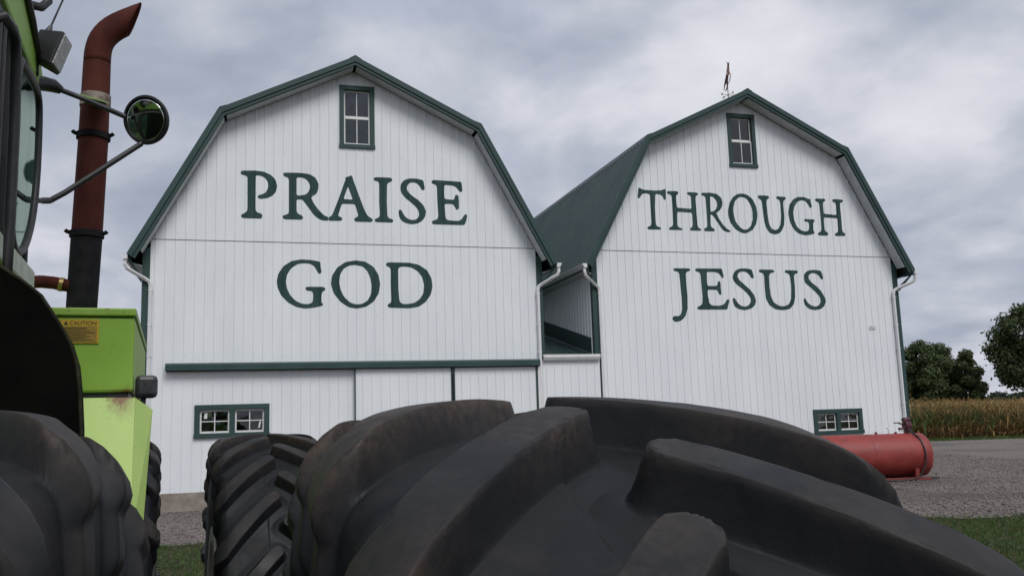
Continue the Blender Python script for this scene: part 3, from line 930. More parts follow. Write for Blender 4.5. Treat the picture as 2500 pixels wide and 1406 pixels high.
        MB().hexa([(r_[0], y0r - .06, r_[1]), (t[0], y0r - .06, t[1]), (t[0], y1r, t[1]), (r_[0], y1r, r_[1])],
                  [(r_[0], y0r - .06, r_[1] + .012), (t[0], y0r - .06, t[1] + .014), (t[0], y1r, t[1] + .014), (r_[0], y1r, r_[1] + .012)]).build('ridge_cap', ROOF, root)
    # rake boards in two steps and the soffit behind them
    a0, a1 = offset_poly(TOP, -0.035), offset_poly(TOP, 0.095)
    b0, b1 = offset_poly(TOP, 0.108), offset_poly(TOP, 0.175)
    s0, s1 = offset_poly(TOP, 0.180), offset_poly(TOP, 0.195)
    for i in range(4):
        for (u, w_, ya, yb, nm, mt) in ((a0, a1, -0.475, -0.425, 'rake_board', TRIM), (b0, b1, -0.450, -0.400, 'rake_moulding', TRIM)):
            MB().hexa([(u[i][0], ya, u[i][1]), (u[i + 1][0], ya, u[i + 1][1]), (w_[i + 1][0], ya, w_[i + 1][1]), (w_[i][0], ya, w_[i][1])],
                      [(u[i][0], yb, u[i][1]), (u[i + 1][0], yb, u[i + 1][1]), (w_[i + 1][0], yb, w_[i + 1][1]), (w_[i][0], yb, w_[i][1])]).build(nm, mt, root)
        (xa, za), (xb, zb) = s0[i], s0[i + 1]
        (xc, zc), (xd, zd) = s1[i], s1[i + 1]
        e0, e1 = 0.012, 0.988
        if i == 0:
            e0 = 0.055
        if i == 3:
            e1 = 0.945
        lp = lambda p, q, t: p + (q - p) * t
        MB().hexa([(lp(xa, xb, e0), -0.395, lp(za, zb, e0)), (lp(xa, xb, e1), -0.395, lp(za, zb, e1)), (lp(xa, xb, e1), -0.045, lp(za, zb, e1)), (lp(xa, xb, e0), -0.045, lp(za, zb, e0))],
                  [(lp(xc, xd, e0), -0.395, lp(zc, zd, e0)), (lp(xc, xd, e1), -0.395, lp(zc, zd, e1)), (lp(xc, xd, e1), -0.045, lp(zc, zd, e1)), (lp(xc, xd, e0), -0.045, lp(zc, zd, e0))]).build('soffit', SOFFIT, root)
    # eaves: fascia, sloping soffit and gutter on both sides, downspouts on the front
    for sx in (-1, 1):
        m_ = (lambda x_: x_) if sx < 0 else (lambda x_: BW - x_)
        MB().prism([(m_(-0.452), 5.97), (m_(-0.425), 5.985), (m_(-0.425), 5.84), (m_(-0.452), 5.84)], -0.40, DEPTH, lambda p_, q_, d_: (p_, d_, q_)).build('fascia', TRIM, root)
        MB().prism([(m_(-0.425), 5.87), (m_(-0.18), 5.80), (m_(-0.18), 5.77), (m_(-0.425), 5.845)], -0.03, DEPTH, lambda p_, q_, d_: (p_, d_, q_)).build('eave_soffit', SOFFIT, root)
        MB().hexa([(m_(-0.42), -0.39, 5.85), (m_(-0.42), -0.36, 5.85), (m_(-0.19), -0.02, 5.40), (m_(-0.19), -0.05, 5.40)],
                  [(m_(-0.40), -0.39, 5.88), (m_(-0.40), -0.36, 5.88), (m_(-0.175), -0.02, 5.52), (m_(-0.175), -0.05, 5.52)]).build('eave_brace', TRIM, root)
        MB().prism([(m_(-0.456), 5.985), (m_(-0.456), 5.875), (m_(-0.535), 5.875), (m_(-0.565), 5.925), (m_(-0.585), 5.955), (m_(-0.585), 5.985)], -0.47, DEPTH,
                   lambda p_, q_, d_: (p_, d_, q_)).build('gutter', GUTTER, root)
    downspout(root, -1, spouts[0])
    downspout(root, 1, spouts[1])
    for w in wins:
        window(root, *w[:4], **w[4])
    for ch, rings in letters:
        painted_letter(root, rings, rib0, -0.014)
    return root


barn_a = make_barn(0.0, 'white barn painted PRAISE GOD, with sliding doors on a green track', 0.096,
                   [(4.49, 5.40, 8.98, 10.68, dict(sashes=1, cols=2, trim=0.115, double_hung=True)),
                    (1.07, 2.79, 1.67, 2.455, dict(sashes=2, cols=2, trim=0.12, tags=[(1.285, 1.355, 2.13, 2.26, 0.01), (2.53, 2.565, 1.88, 2.03, 0.03)]))],
                   LETTERS_A, doors=(4.83, 9.62), spouts=(0.03, 9.735))
barn_b = make_barn(11.49, 'white barn painted THROUGH JESUS, with a weathervane on its ridge', 0.17,
                   [(4.36, 5.29, 9.05, 10.70, dict(sashes=1, cols=2, trim=0.115, double_hung=True)),
                    (6.54, 8.20, 1.16, 1.89, dict(sashes=2, cols=2, trim=0.12, curtains=True))],
                   LETTERS_B, roof_strips=True, side_strips=True, spouts=(0.03, 9.66))

# sliding doors of the first barn
for x0, x1 in ((4.83, 7.325), (7.365, 9.62)):
    d = MB().box(x0, x1, -0.085, -0.045, 0.33, 3.30).build('sliding_door', SASH, barn_a)
    d['label'] = 'white ribbed sliding door'
    strips(d, x0 + 0.035, x1 - 0.035, x0 + 0.20, 0.36, 3.30, off=-0.088)
    for xa, xb in ((x0, x0 + 0.03), (x1 - 0.03, x1)):
        MB().box(xa, xb, -0.112, -0.0855, 0.34, 3.30).build('edge_trim', TRIM, d)
t = MB()
t.prism([(-0.03, 3.455), (-0.19, 3.44), (-0.215, 3.40), (-0.215, 3.27), (-0.20, 3.27), (-0.20, 3.385), (-0.03, 3.40)], 0.41, 9.69, lambda p, q, d: (d, p, q))
t.build('door_track', TRIM, barn_a)
MB().box(0.42, 9.68, -0.16, -0.02, 3.25, 3.38).build('track_rail', BLACKTRIM, barn_a)
MB().box(9.64, 9.70, -0.13, -0.03, 0.43, 3.25).build('door_stop', GUTTER, barn_a)

# faded little plate on the second barn
pl = MB().box(8.74, 8.95, -0.030, -0.024, 4.235, 4.335).build('name_plate', GUTTER, barn_b)
PRINT = pm('small_print', (0.18, 0.2, 0.2), rough=0.6)
for (xa, xb, z) in ((8.76, 8.82, 4.318), (8.765, 8.925, 4.285), (8.83, 8.90, 4.252)):
    MB().box(xa, xb, -0.0325, -0.0305, z - 0.006, z + 0.006).build('printed_line', PRINT, pl)

# ------------------------------------------------------------------ low shed between the barns
sp = BARN_O + BE * 9.80
shed = empty('connecting_shed', (sp.x, sp.y, 0), PSI)
tag(shed, 'narrow white shed front with pale gutter and low green roof between the two barns', 'shed')
SW = 1.64
MB().box(0, SW, -0.02, 0.2, -0.2, 0.43).build('foundation', CONC, shed, bevel=0.01)
strips(shed, 0.0, SW, 0.10, 0.43, 3.42, off=-0.034)
MB().prism([(-0.04, 3.56), (-0.04, 3.40), (-0.12, 3.40), (-0.15, 3.44), (-0.155, 3.47), (-0.175, 3.48), (-0.175, 3.56), (-0.165, 3.56), (-0.16, 3.50)], 0.02, SW - 0.02,
           lambda p, q, d: (d, p, q)).build('gutter', GUTTER, shed)
SL = 0.225
v, ys = [], []
x = 0.06
prof = [(0.0, 0.0)]
while x < SW - 0.02:
    prof += [(x, 0.0), (x + 0.015, 0.03), (x + 0.038, 0.03), (x + 0.053, 0.0)]
    x += PITCH
prof.append((SW, 0.0))
for q, (a, b) in enumerate(zip(prof[:-1], prof[1:])):
    pass
v = []
for a, hgt in prof:
    v += [(a, -0.10, 3.535 + hgt - 0.10 * SL), (a, 10.0, 3.535 + hgt + 10.0 * SL)]
MB().add(v, [(2 * i, 2 * i + 1, 2 * i + 3, 2 * i + 2) for i in range(len(prof) - 1)]).build('roof', ROOF, shed, recalc=False)
MB().hexa([(SW - 0.145, 0.13, 3.60), (SW - 0.105, 0.13, 3.60), (SW - 0.105, 0.13, 4.02), (SW - 0.145, 0.13, 4.02)],
          [(SW - 0.145, 10, 3.60 + 10 * SL), (SW - 0.105, 10, 3.60 + 10 * SL), (SW - 0.105, 10, 4.02 + 10 * SL), (SW - 0.145, 10, 4.02 + 10 * SL)]).build('wall_flashing', TRIM, shed)

# ------------------------------------------------------------------ weathervane
vp = BARN_O + BE * (11.49 + 4.86) + BN * 0.62
vane = empty('weathervane', (vp.x, vp.y, 11.33), PSI)
tag(vane, 'small copper weathervane with a leaping animal on the ridge of the barn', 'weathervane')
COPPER = pm('old_copper', (0.22, 0.11, 0.09), (0.42, 0.27, 0.24), scale=14, rough=0.5, metallic=0.5)
BRASS = pm('dull_brass', (0.35, 0.27, 0.10), (0.45, 0.38, 0.2), scale=9, rough=0.4, metallic=0.7)
IRON = pm('vane_iron', (0.06, 0.065, 0.06), rough=0.6, metallic=0.4)
MB().tube([(0, 0, -0.12), (0, 0, 0.52)], 0.013, n=8).build('pole', IRON, vane)
MB().tube([(0, 0, 0.0), (0, 0, 0.10)], [0.05, 0.02], n=8).build('ridge_foot', IRON, vane)
for a in (R(8), R(98)):
    c, s_ = math.cos(a), math.sin(a)
    MB().tube([(-0.2 * c, -0.2 * s_, 0.2), (0.2 * c, 0.2 * s_, 0.2)], 0.007, n=6).build('cross_arm', BRASS if a < 1 else IRON, vane)


def vane_letter(ch, a):
    c, s_ = math.cos(a), math.sin(a)
    seg = {'N': [((-.03, -.035), (-.03, .035)), ((-.03, .035), (.03, -.035)), ((.03, -.035), (.03, .035))],
           'S': [((.03, .03), (-.02, .035)), ((-.02, .035), (-.03, .012)), ((-.03, .012), (.03, -.012)), ((.03, -.012), (.02, -.035)), ((.02, -.035), (-.03, -.03))],
           'E': [((-.025, -.035), (-.025, .035)), ((-.025, .035), (.025, .035)), ((-.025, 0), (.018, 0)), ((-.025, -.035), (.025, -.035))],
           'W': [((-.035, .035), (-.018, -.035)), ((-.018, -.035), (0, .02)), ((0, .02), (.018, -.035)), ((.018, -.035), (.035, .035))]}[ch]
    m = MB()
    for (p0, q0), (p1, q1) in seg:
        m.tube([((.23 + p0) * c, (.23 + p0) * s_, .2 + q0), ((.23 + p1) * c, (.23 + p1) * s_, .2 + q1)], 0.008, n=5)
    m.build('compass_letter', BRASS if ch in 'EW' else IRON, vane)


for ch, a in (('E', R(8)), ('N', R(98)), ('W', R(188)), ('S', R(278))):
    vane_letter(ch, a)
ROT = R(-110)
cr, sr = math.cos(ROT), math.sin(ROT)


def vr(p):
    return (p[0] * cr - p[1] * sr, p[0] * sr + p[1] * cr, p[2])


MB().tube([vr((-0.40, 0, 0.47)), vr((0.40, 0, 0.54))], 0.010, n=6).build('arrow_rod', IRON, vane)
MB().prism([(0.40, 0.50), (0.52, 0.55), (0.40, 0.59)], -0.006, 0.006, lambda p, q, d: vr((p, d, q))).build('arrow_head', IRON, vane)
JO = [(0, 0, .76), (.10, 0, .82), (.22, 0, .88), (.29, 0, .98), (.33, 0, 1.07), (.41, 0, 1.05),          # hips..muzzle 0-5
      (-.10, 0, .72), (-.2, .04, .62), (-.3, .04, .56), (-.42, .04, .50), (-.2, -.04, .62), (-.3, -.04, .56), (-.42, -.04, .50),   # hind legs 6-12
      (.28, .045, .76), (.36, .045, .70), (.30, .045, .62), (.28, -.045, .76), (.36, -.045, .70), (.30, -.045, .62),                # fore legs 13-18
      (.31, .03, 1.11), (.29, .05, 1.17), (.31, -.03, 1.11), (.29, -.05, 1.17), (-.17, 0, .78)]
ED = [(0, 1), (1, 2), (2, 3), (3, 4), (4, 5), (0, 6), (6, 7), (7, 8), (8, 9), (6, 10), (10, 11), (11, 12), (2, 13), (13, 14), (14, 15), (2, 16), (16, 17), (17, 18),
      (4, 19), (19, 20), (4, 21), (21, 22), (6, 23)]
RAD = [.075, .07, .075, .05, .042, .022, .07, .04, .024, .015, .04, .024, .015, .028, .02, .012, .028, .02, .012, .018, .008, .018, .008, .02]
RAD = [r_ * .66 for r_ in RAD]
me = bpy.data.meshes.new('animal_figure')
me.from_pydata([vr(p) for p in JO], ED, [])
me.materials.append(COPPER)
fig = link('animal_figure', me, vane)
fig.modifiers.new('skin', 'SKIN')
for i, sv in enumerate(me.skin_vertices[0].data):
    sv.radius = (RAD[i], RAD[i])
    sv.use_root = (i == 0)
sb_ = fig.modifiers.new('sub', 'SUBSURF')
sb_.levels = sb_.render_levels = 1

# positions on the cab (right, forward, up)
MIRROR_C = (-0.109, 3.45, 3.022)
ARM_UP = [(-0.409, 3.40, 3.096), (-0.325, 3.42, 3.074), (-0.182, 3.455, 3.03)]
ARM_LOW = [(-0.403, 3.40, 2.69), (-0.364, 3.41, 2.72), (-0.124, 3.475, 2.938)]
ARM_LINK = [(-0.477, 3.2, 2.634), (-0.462, 3.3, 2.658), (-0.448, 3.33, 2.667), (-0.435, 3.36, 2.674), (-0.429, 3.38, 2.679), (-0.413, 3.4, 2.685), (-0.398, 3.4, 2.689)]
ARM_ROOT = [(-0.47, 3.32, 3.075), (-0.444, 3.36, 3.093), (-0.415, 3.39, 3.099), (-0.389, 3.4, 3.088)]
# ------------------------------------------------------------------ tractor
BETA, ALPHA = R(21.0), R(16.44)          # heading of front and rear half (the tractor bends in the middle)
B0 = 2.5
FH = Vector((-math.sin(BETA), math.cos(BETA), 0))
FR_ = Vector((math.cos(BETA), math.sin(BETA), 0))
tp = FH * B0
tractor = empty('tractor', (tp.x, tp.y, 0), BETA)
tag(tractor, 'lime green articulated tractor with dual wheels and a rusty exhaust stack', 'tractor')


def T(a, b, z):
    return (a, b - B0, z)


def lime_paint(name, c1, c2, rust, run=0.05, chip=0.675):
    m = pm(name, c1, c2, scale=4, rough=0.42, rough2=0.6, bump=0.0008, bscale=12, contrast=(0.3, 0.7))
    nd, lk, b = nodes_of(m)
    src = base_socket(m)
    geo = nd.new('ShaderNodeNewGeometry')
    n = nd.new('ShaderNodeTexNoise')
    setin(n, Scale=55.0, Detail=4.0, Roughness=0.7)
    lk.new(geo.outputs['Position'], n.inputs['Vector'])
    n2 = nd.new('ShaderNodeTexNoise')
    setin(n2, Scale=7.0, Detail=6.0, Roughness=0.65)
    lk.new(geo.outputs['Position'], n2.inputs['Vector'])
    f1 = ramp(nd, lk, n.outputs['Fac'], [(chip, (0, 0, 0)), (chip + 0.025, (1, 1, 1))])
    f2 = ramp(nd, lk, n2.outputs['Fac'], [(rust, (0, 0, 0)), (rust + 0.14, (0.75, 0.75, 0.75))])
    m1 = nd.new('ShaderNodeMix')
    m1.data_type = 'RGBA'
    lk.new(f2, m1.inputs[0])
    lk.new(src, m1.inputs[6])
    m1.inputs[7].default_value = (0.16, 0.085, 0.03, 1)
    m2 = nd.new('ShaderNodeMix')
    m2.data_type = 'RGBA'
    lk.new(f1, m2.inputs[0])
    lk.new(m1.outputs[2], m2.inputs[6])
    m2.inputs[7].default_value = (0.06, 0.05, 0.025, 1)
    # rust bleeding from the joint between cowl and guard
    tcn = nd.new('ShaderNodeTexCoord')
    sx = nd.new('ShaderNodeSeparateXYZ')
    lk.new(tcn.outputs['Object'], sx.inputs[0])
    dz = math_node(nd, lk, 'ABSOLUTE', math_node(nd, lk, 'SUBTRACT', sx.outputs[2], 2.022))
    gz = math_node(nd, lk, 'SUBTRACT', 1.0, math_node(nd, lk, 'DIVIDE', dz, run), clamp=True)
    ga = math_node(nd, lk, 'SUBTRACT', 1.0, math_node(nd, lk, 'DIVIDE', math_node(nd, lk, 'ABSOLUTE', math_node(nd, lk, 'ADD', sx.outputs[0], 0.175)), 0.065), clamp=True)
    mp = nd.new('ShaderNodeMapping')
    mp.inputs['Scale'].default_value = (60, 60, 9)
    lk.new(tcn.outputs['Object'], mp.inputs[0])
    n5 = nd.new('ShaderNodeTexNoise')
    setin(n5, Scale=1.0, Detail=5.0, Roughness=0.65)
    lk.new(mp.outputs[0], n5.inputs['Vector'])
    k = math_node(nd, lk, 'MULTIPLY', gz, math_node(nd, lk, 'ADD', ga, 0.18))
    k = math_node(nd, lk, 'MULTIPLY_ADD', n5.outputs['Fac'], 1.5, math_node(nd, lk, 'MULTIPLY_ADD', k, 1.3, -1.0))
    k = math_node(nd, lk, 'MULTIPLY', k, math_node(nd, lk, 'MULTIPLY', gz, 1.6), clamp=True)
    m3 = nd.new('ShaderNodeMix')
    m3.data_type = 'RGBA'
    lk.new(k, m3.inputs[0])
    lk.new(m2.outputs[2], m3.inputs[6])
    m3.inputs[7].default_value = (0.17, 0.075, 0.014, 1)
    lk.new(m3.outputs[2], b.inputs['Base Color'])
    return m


LIME = lime_paint('lime_paint', (0.20, 0.37, 0.035), (0.25, 0.43, 0.055), 0.66)
LIMEC = lime_paint('chipped_lime_paint', (0.20, 0.36, 0.04), (0.27, 0.43, 0.07), 0.60, 0.05, 0.60)
LIMEP = lime_paint('pale_lime_paint', (0.36, 0.52, 0.12), (0.43, 0.58, 0.17), 0.62, 0.13)  # paler, yellower lime base than the cowl, for the wheel guard
BLACKP = pm('black_plastic', (0.012, 0.012, 0.013), (0.022, 0.022, 0.024), scale=20, rough=0.5)
GREYP = pm('worn_black_plastic', (0.022, 0.022, 0.026), (0.045, 0.045, 0.052), scale=16, rough=0.45)
FENDM = pm('fender_black', (0.0025, 0.0024, 0.0022), (0.005, 0.0045, 0.004), scale=8, rough=0.9, spec=0.05)
EDGEM = pm('fender_edge', (0.012, 0.013, 0.008), (0.035, 0.035, 0.02), scale=25, rough=0.8, spec=0.1)
RUST = pm('rusty_red_pipe', (0.045, 0.010, 0.007), (0.085, 0.022, 0.015), scale=7, detail=8, rough=0.75, bump=0.002, bscale=70, stretch=(1, 1, 0.4), spec=0.15)
CHAR = pm('charred_pipe', (0.006, 0.006, 0.008), (0.016, 0.015, 0.017), scale=14, rough=0.75, spec=0.15)
STEEL = pm('weathered_steel', (0.03, 0.03, 0.036), (0.075, 0.075, 0.08), scale=22, rough=0.5, metallic=0.4)
ASH = pm('flaked_rust', (0.05, 0.02, 0.015), (0.26, 0.21, 0.19), scale=22, rough=0.9)
PALE = pm('pale_sill', (0.36, 0.42, 0.32), (0.52, 0.56, 0.46), scale=12, rough=0.6)
YEL = pm('caution_yellow', (0.42, 0.26, 0.01), (0.50, 0.34, 0.025), scale=9, rough=0.5)
INK = pm('black_ink', (0.015, 0.012, 0.008), rough=0.6)
BRASSC = pm('brass_clamp', (0.3, 0.22, 0.08), rough=0.4, metallic=0.7)


def rubber_material():
    m = pm('tyre_rubber', (0.0055, 0.0066, 0.0086), (0.0105, 0.0120, 0.0145), scale=9, detail=7, rough=0.5, rough2=0.72, bump=0.00022, bscale=230, spec=0.32)
    nd, lk, b = nodes_of(m)
    src = base_socket(m)
    geo = nd.new('ShaderNodeNewGeometry')
    tcn = nd.new('ShaderNodeTexCoord')
    n = nd.new('ShaderNodeTexNoise')
    setin(n, Scale=5.5, Detail=9.0, Roughness=0.68)
    lk.new(geo.outputs['Position'], n.inputs['Vector'])
    n2 = nd.new('ShaderNodeTexNoise')
    setin(n2, Scale=38.0, Detail=6.0, Roughness=0.7)
    lk.new(geo.outputs['Position'], n2.inputs['Vector'])
    d = math_node(nd, lk, 'MULTIPLY_ADD', n2.outputs['Fac'], 0.35, math_node(nd, lk, 'MULTIPLY', n.outputs['Fac'], 0.85))
    pt = math_node(nd, lk, 'MULTIPLY', math_node(nd, lk, 'SUBTRACT', geo.outputs['Pointiness'], 0.5), 1.6)
    pt = math_node(nd, lk, 'MINIMUM', math_node(nd, lk, 'MAXIMUM', pt, -0.05), 0.10)
    d = math_node(nd, lk, 'ADD', d, pt)
    wat = nd.new('ShaderNodeAttribute')
    wat.attribute_name = 'wear'
    wr = ramp(nd, lk, wat.outputs['Fac'], [(0.80, (0, 0, 0)), (0.97, (0.10, 0.10, 0.10))])
    d = math_node(nd, lk, 'ADD', d, wr)
    f = ramp(nd, lk, d, [(0.63, (0, 0, 0)), (0.84, (0.7, 0.7, 0.7))])
    mx = nd.new('ShaderNodeMix')
    mx.data_type = 'RGBA'
    lk.new(f, mx.inputs[0])
    lk.new(src, mx.inputs[6])
    mx.inputs[7].default_value = (0.034, 0.028, 0.0235, 1)
    # dried mud caught along worn edges, and pale scuffs
    n6 = nd.new('ShaderNodeTexNoise')
    setin(n6, Scale=3.1, Detail=3.0, Roughness=0.5)
    lk.new(geo.outputs['Position'], n6.inputs['Vector'])
    n7 = nd.new('ShaderNodeTexNoise')
    setin(n7, Scale=70.0, Detail=8.0, Roughness=0.75)
    lk.new(geo.outputs['Position'], n7.inputs['Vector'])
    ed = ramp(nd, lk, wat.outputs['Fac'], [(0.25, (0, 0, 0)), (0.90, (1, 1, 1)), (1.0, (0.62, 0.62, 0.62))])
    big_ = ramp(nd, lk, n6.outputs['Fac'], [(0.46, (0, 0, 0)), (0.62, (1, 1, 1))])
    gr = ramp(nd, lk, n7.outputs['Fac'], [(0.42, (0, 0, 0)), (0.66, (1, 1, 1))])
    k = math_node(nd, lk, 'MULTIPLY', math_node(nd, lk, 'MULTIPLY', ed, big_), math_node(nd, lk, 'MULTIPLY_ADD', gr, 0.75, 0.12), clamp=True)
    mx2 = nd.new('ShaderNodeMix')
    mx2.data_type = 'RGBA'
    lk.new(k, mx2.inputs[0])
    lk.new(mx.outputs[2], mx2.inputs[6])
    mx2.inputs[7].default_value = (0.085, 0.058, 0.040, 1)
    mp9 = nd.new('ShaderNodeMapping')
    mp9.inputs['Scale'].default_value = (9, 90, 40)
    mp9.inputs['Rotation'].default_value = (0.4, 0.3, 0.9)
    lk.new(geo.outputs['Position'], mp9.inputs[0])
    n9 = nd.new('ShaderNodeTexNoise')
    setin(n9, Scale=1.0, Detail=5.0, Roughness=0.6)
    lk.new(mp9.outputs[0], n9.inputs['Vector'])
    sc_ = ramp(nd, lk, n9.outputs['Fac'], [(0.69, (0, 0, 0)), (0.76, (0.6, 0.6, 0.6))])
    mx3 = nd.new('ShaderNodeMix')
    mx3.data_type = 'RGBA'
    lk.new(sc_, mx3.inputs[0])
    lk.new(mx2.outputs[2], mx3.inputs[6])
    mx3.inputs[7].default_value = (0.060, 0.058, 0.056, 1)
    lk.new(mx3.outputs[2], b.inputs['Base Color'])
    return m


RUBBER = rubber_material()

# --- tyre: one ring of carcass with 23 bar lugs a side, each lug a piece of its own
NL = 23
PER = 96                                   # grid columns per lug pitch
NA = NL * PER
HP = math.pi / NL
PH0 = 0.030
LUG_H = 0.053


def smooth01(x):
    x = np.clip(x, 0, 1)
    return x * x * (3 - 2 * x)


def tyre_grid():
    half = [(0, .8990), (.03, .8989), (.06, .8984), (.10, .8970), (.14, .8945), (.18, .8905), (.21, .8852), (.228, .8790), (.240, .8680), (.248, .8500), (.253, .8250),
            (.257, .7900), (.258, .7200), (.252, .6500), (.240, .5900), (.232, .5400), (.230, .5200)]
    h = np.array(half) * np.array([.925, 1.0])
    seg = np.hypot(*np.diff(h, axis=0).T)
    s = np.concatenate([[0], np.cumsum(seg)])
    t = np.concatenate([np.arange(0, .075, .0030), np.arange(.075, .265, .0056), np.arange(.265, .34, .006), np.linspace(.34, s[-1], 14)])
    # smooth interpolation (Catmull-Rom through the points)
    def interp(col):
        d = np.gradient(h[:, col], s)
        if col == 1:
            d[0] = 0
        i = np.clip(np.searchsorted(s, t, side='right') - 1, 0, len(s) - 2)
        L = s[i + 1] - s[i]
        q = (t - s[i]) / L
        h00, h10, h01, h11 = 2 * q**3 - 3 * q**2 + 1, q**3 - 2 * q**2 + q, -2 * q**3 + 3 * q**2, q**3 - q**2
        return h00 * h[i, col] + h10 * L * d[i] + h01 * h[i + 1, col] + h11 * L * d[i + 1]
    u, r = interp(0), interp(1)
    S = np.concatenate([-t[:0:-1], t])
    U = np.concatenate([-u[:0:-1], u])
    RR = np.concatenate([r[:0:-1], r])
    tu, tr = np.gradient(U, S), np.gradient(RR, S)
    L = np.hypot(tu, tr)
    nu, nr = -tr / L, tu / L
    return S, U, RR, nu, nr


def tyre_meshes():
    S, U, RR, nu, nr = tyre_grid()
    ns = len(S)
    ph = np.arange(PER) * (2 * HP / PER)          # one pitch
    t = np.linspace(0.026, 0.38, 100)
    aa = np.abs(t)
    sweep = np.where(t < .235, .275 * (aa / .235) ** 1.12, .275 + (aa - .235) * .35)
    aS = np.abs(S)
    shear = np.where(aS < .235, .275 * (np.hypot(aS, .006) / .235) ** 1.12, .275 + (aS - .235) * .35)      # the grid runs along the lugs
    hgt = np.zeros((PER, ns))
    lug = np.full((PER, ns), -1)
    img = np.zeros((PER, ns), int)
    for side, off in ((1, PH0), (-1, PH0 + HP)):
        ca = side * t
        cp = off + sweep
        best = np.full((PER, ns), 9.0)
        bt = np.zeros((PER, ns))
        bk = np.zeros((PER, ns), int)
        for k in range(-2, 3):
            dx = S[None, :, None] - ca[None, None, :]
            dp = ((ph[:, None] + shear[None, :])[:, :, None] - (cp + k * 2 * HP)[None, None, :]) * 0.93
            d = np.sqrt(dx**2 + dp**2)
            j = d.argmin(2)
            dm = np.take_along_axis(d, j[..., None], 2)[..., 0]
            sel = dm < best
            best[sel] = dm[sel]
            bt[sel] = t[j[sel]]
            bk[sel] = k
        w = .0225 + .004 * np.clip((bt - .09) / .15, 0, 1.2)
        fl = .017
        q_ = np.clip((best - w + .003) / fl, 0, 1)
        hh = LUG_H * (1 - (.55 * q_ + .45 * smooth01(q_)))
        # lug root fillet
        hh += .009 * (1 - smooth01((best - w - .006) / .045)) * (hh < LUG_H * .98)
        end = (1 - smooth01((aS[None, :] - .305) / .05)) * (1 - .66 * smooth01((aS[None, :] - .226) / .034))
        hh = np.minimum(hh, LUG_H) * end
        sel = hh > hgt
        hgt[sel] = hh[sel]
        lug[sel] = side
        img[sel] = bk[sel]
    lug[hgt < .0012] = 0
    # mould joint step on the carcass
    step = -.0042 * smooth01((S + .052) / .006) * (1 - smooth01((S - .05) / .09))
    hg = np.tile(hgt, (NL, 1))
    lg = np.tile(lug, (NL, 1))
    ik = np.tile(img, (NL, 1)) + np.repeat(np.arange(NL), PER)[:, None]
    PHI = (np.arange(NA) * (2 * math.pi / NA))[:, None] + shear[None, :]
    # a little wear and waviness
    wv = .0012 * np.sin(PHI * 9 + 1) * np.sin(S * 21)[None, :]
    disp = hg + step[None, :] * (hg < .04) + wv * (hg > .01)
    k_ = smooth01((aS - .216) / .036)
    mu, mr_ = nu * k_, nr * k_ + (1 - k_)          # radial on the tread, square to the wall beyond the shoulder
    X = U[None, :] + mu[None, :] * disp
    RHO = RR[None, :] + mr_[None, :] * disp
    P = np.stack([X, -RHO * np.sin(PHI), RHO * np.cos(PHI)], -1)
    dphi = np.roll(P, -1, 0) - np.roll(P, 1, 0)
    ds = np.gradient(P, axis=1)
    NRM = np.cross(ds, dphi)
    NRM /= np.linalg.norm(NRM, axis=2, keepdims=True)
    outw = np.stack([nu[None, :] + 0 * RHO, -nr[None, :] * np.sin(PHI), nr[None, :] * np.cos(PHI)], -1)
    NRM *= np.sign((NRM * outw).sum(-1).mean())
    i, j = np.meshgrid(np.arange(NA), np.arange(ns - 1), indexing='ij')
    i2 = (i + 1) % NA
    quad = np.stack([i * ns + j, i2 * ns + j, i2 * ns + j + 1, i * ns + j + 1], -1).reshape(-1, 4)
    lf, kf = lg.ravel(), ik.ravel()
    corner_l = lf[quad]
    face_l = np.where((corner_l == 1).any(1), 1, np.where((corner_l == -1).any(1), -1, 0))
    kq = np.where(corner_l == face_l[:, None], kf[quad], -10**6).max(1) % NL
    Pf, Nf = P.reshape(-1, 3), NRM.reshape(-1, 3)

    def extract(mask, name):
        q = quad[mask]
        ids, inv = np.unique(q, return_inverse=True)
        me = np_mesh(name, Pf[ids], inv.reshape(-1, 4), RUBBER, smooth=True)
        me.normals_split_custom_set_from_vertices(Nf[ids].tolist())
        wa = me.attributes.new('wear', 'FLOAT', 'POINT')
        wa.data.foreach_set('value', np.clip(hg.ravel()[ids] / LUG_H, 0, 1).astype(np.float32))
        return me
    base = extract(face_l == 0, 'tyre')
    kc = NL // 2
    right = extract((face_l == 1) & (kq == kc), 'lug')
    left = extract((face_l == -1) & (kq == kc), 'lug')
    return base, right, left, kc


TY, LUGR, LUGL, KC = tyre_meshes()
RIMM = pm('rim_paint', (0.55, 0.56, 0.52), (0.66, 0.66, 0.6), scale=5, rough=0.5)
rim_mesh = MB().lathe([(.10, -.20), (.16, -.20), (.20, -.16), (.44, -.12), (.47, -.235), (.535, -.235), (.51, -.20), (.50, 0), (.51, .20), (.535, .235), (.47, .235), (.46, -.06), (.20, -.10), (.10, -.10)],
                      48, lambda x, y, a: (a, x, y)).mesh('rim', RIMM, smooth=35)


def wheel(cx, cy, cz, rz, sc, turn=0.0):
    """centre in tractor coordinates"""
    ty = link('tyre', TY, tractor)
    ty.location = T(cx, cy, cz)
    ty.rotation_euler = (turn, 0, rz)
    ty.scale = (sc, sc, sc)
    for k in range(NL):
        for me in (LUGR, LUGL):
            l = link('lug', me, ty)
            l.rotation_euler = ((k - KC) * 2 * HP, 0, 0)
    rm = link('rim', rim_mesh, ty)
    return ty


def w2t(x, y):
    v = Vector((x, y, 0))
    return v.dot(FR_), v.dot(FH)


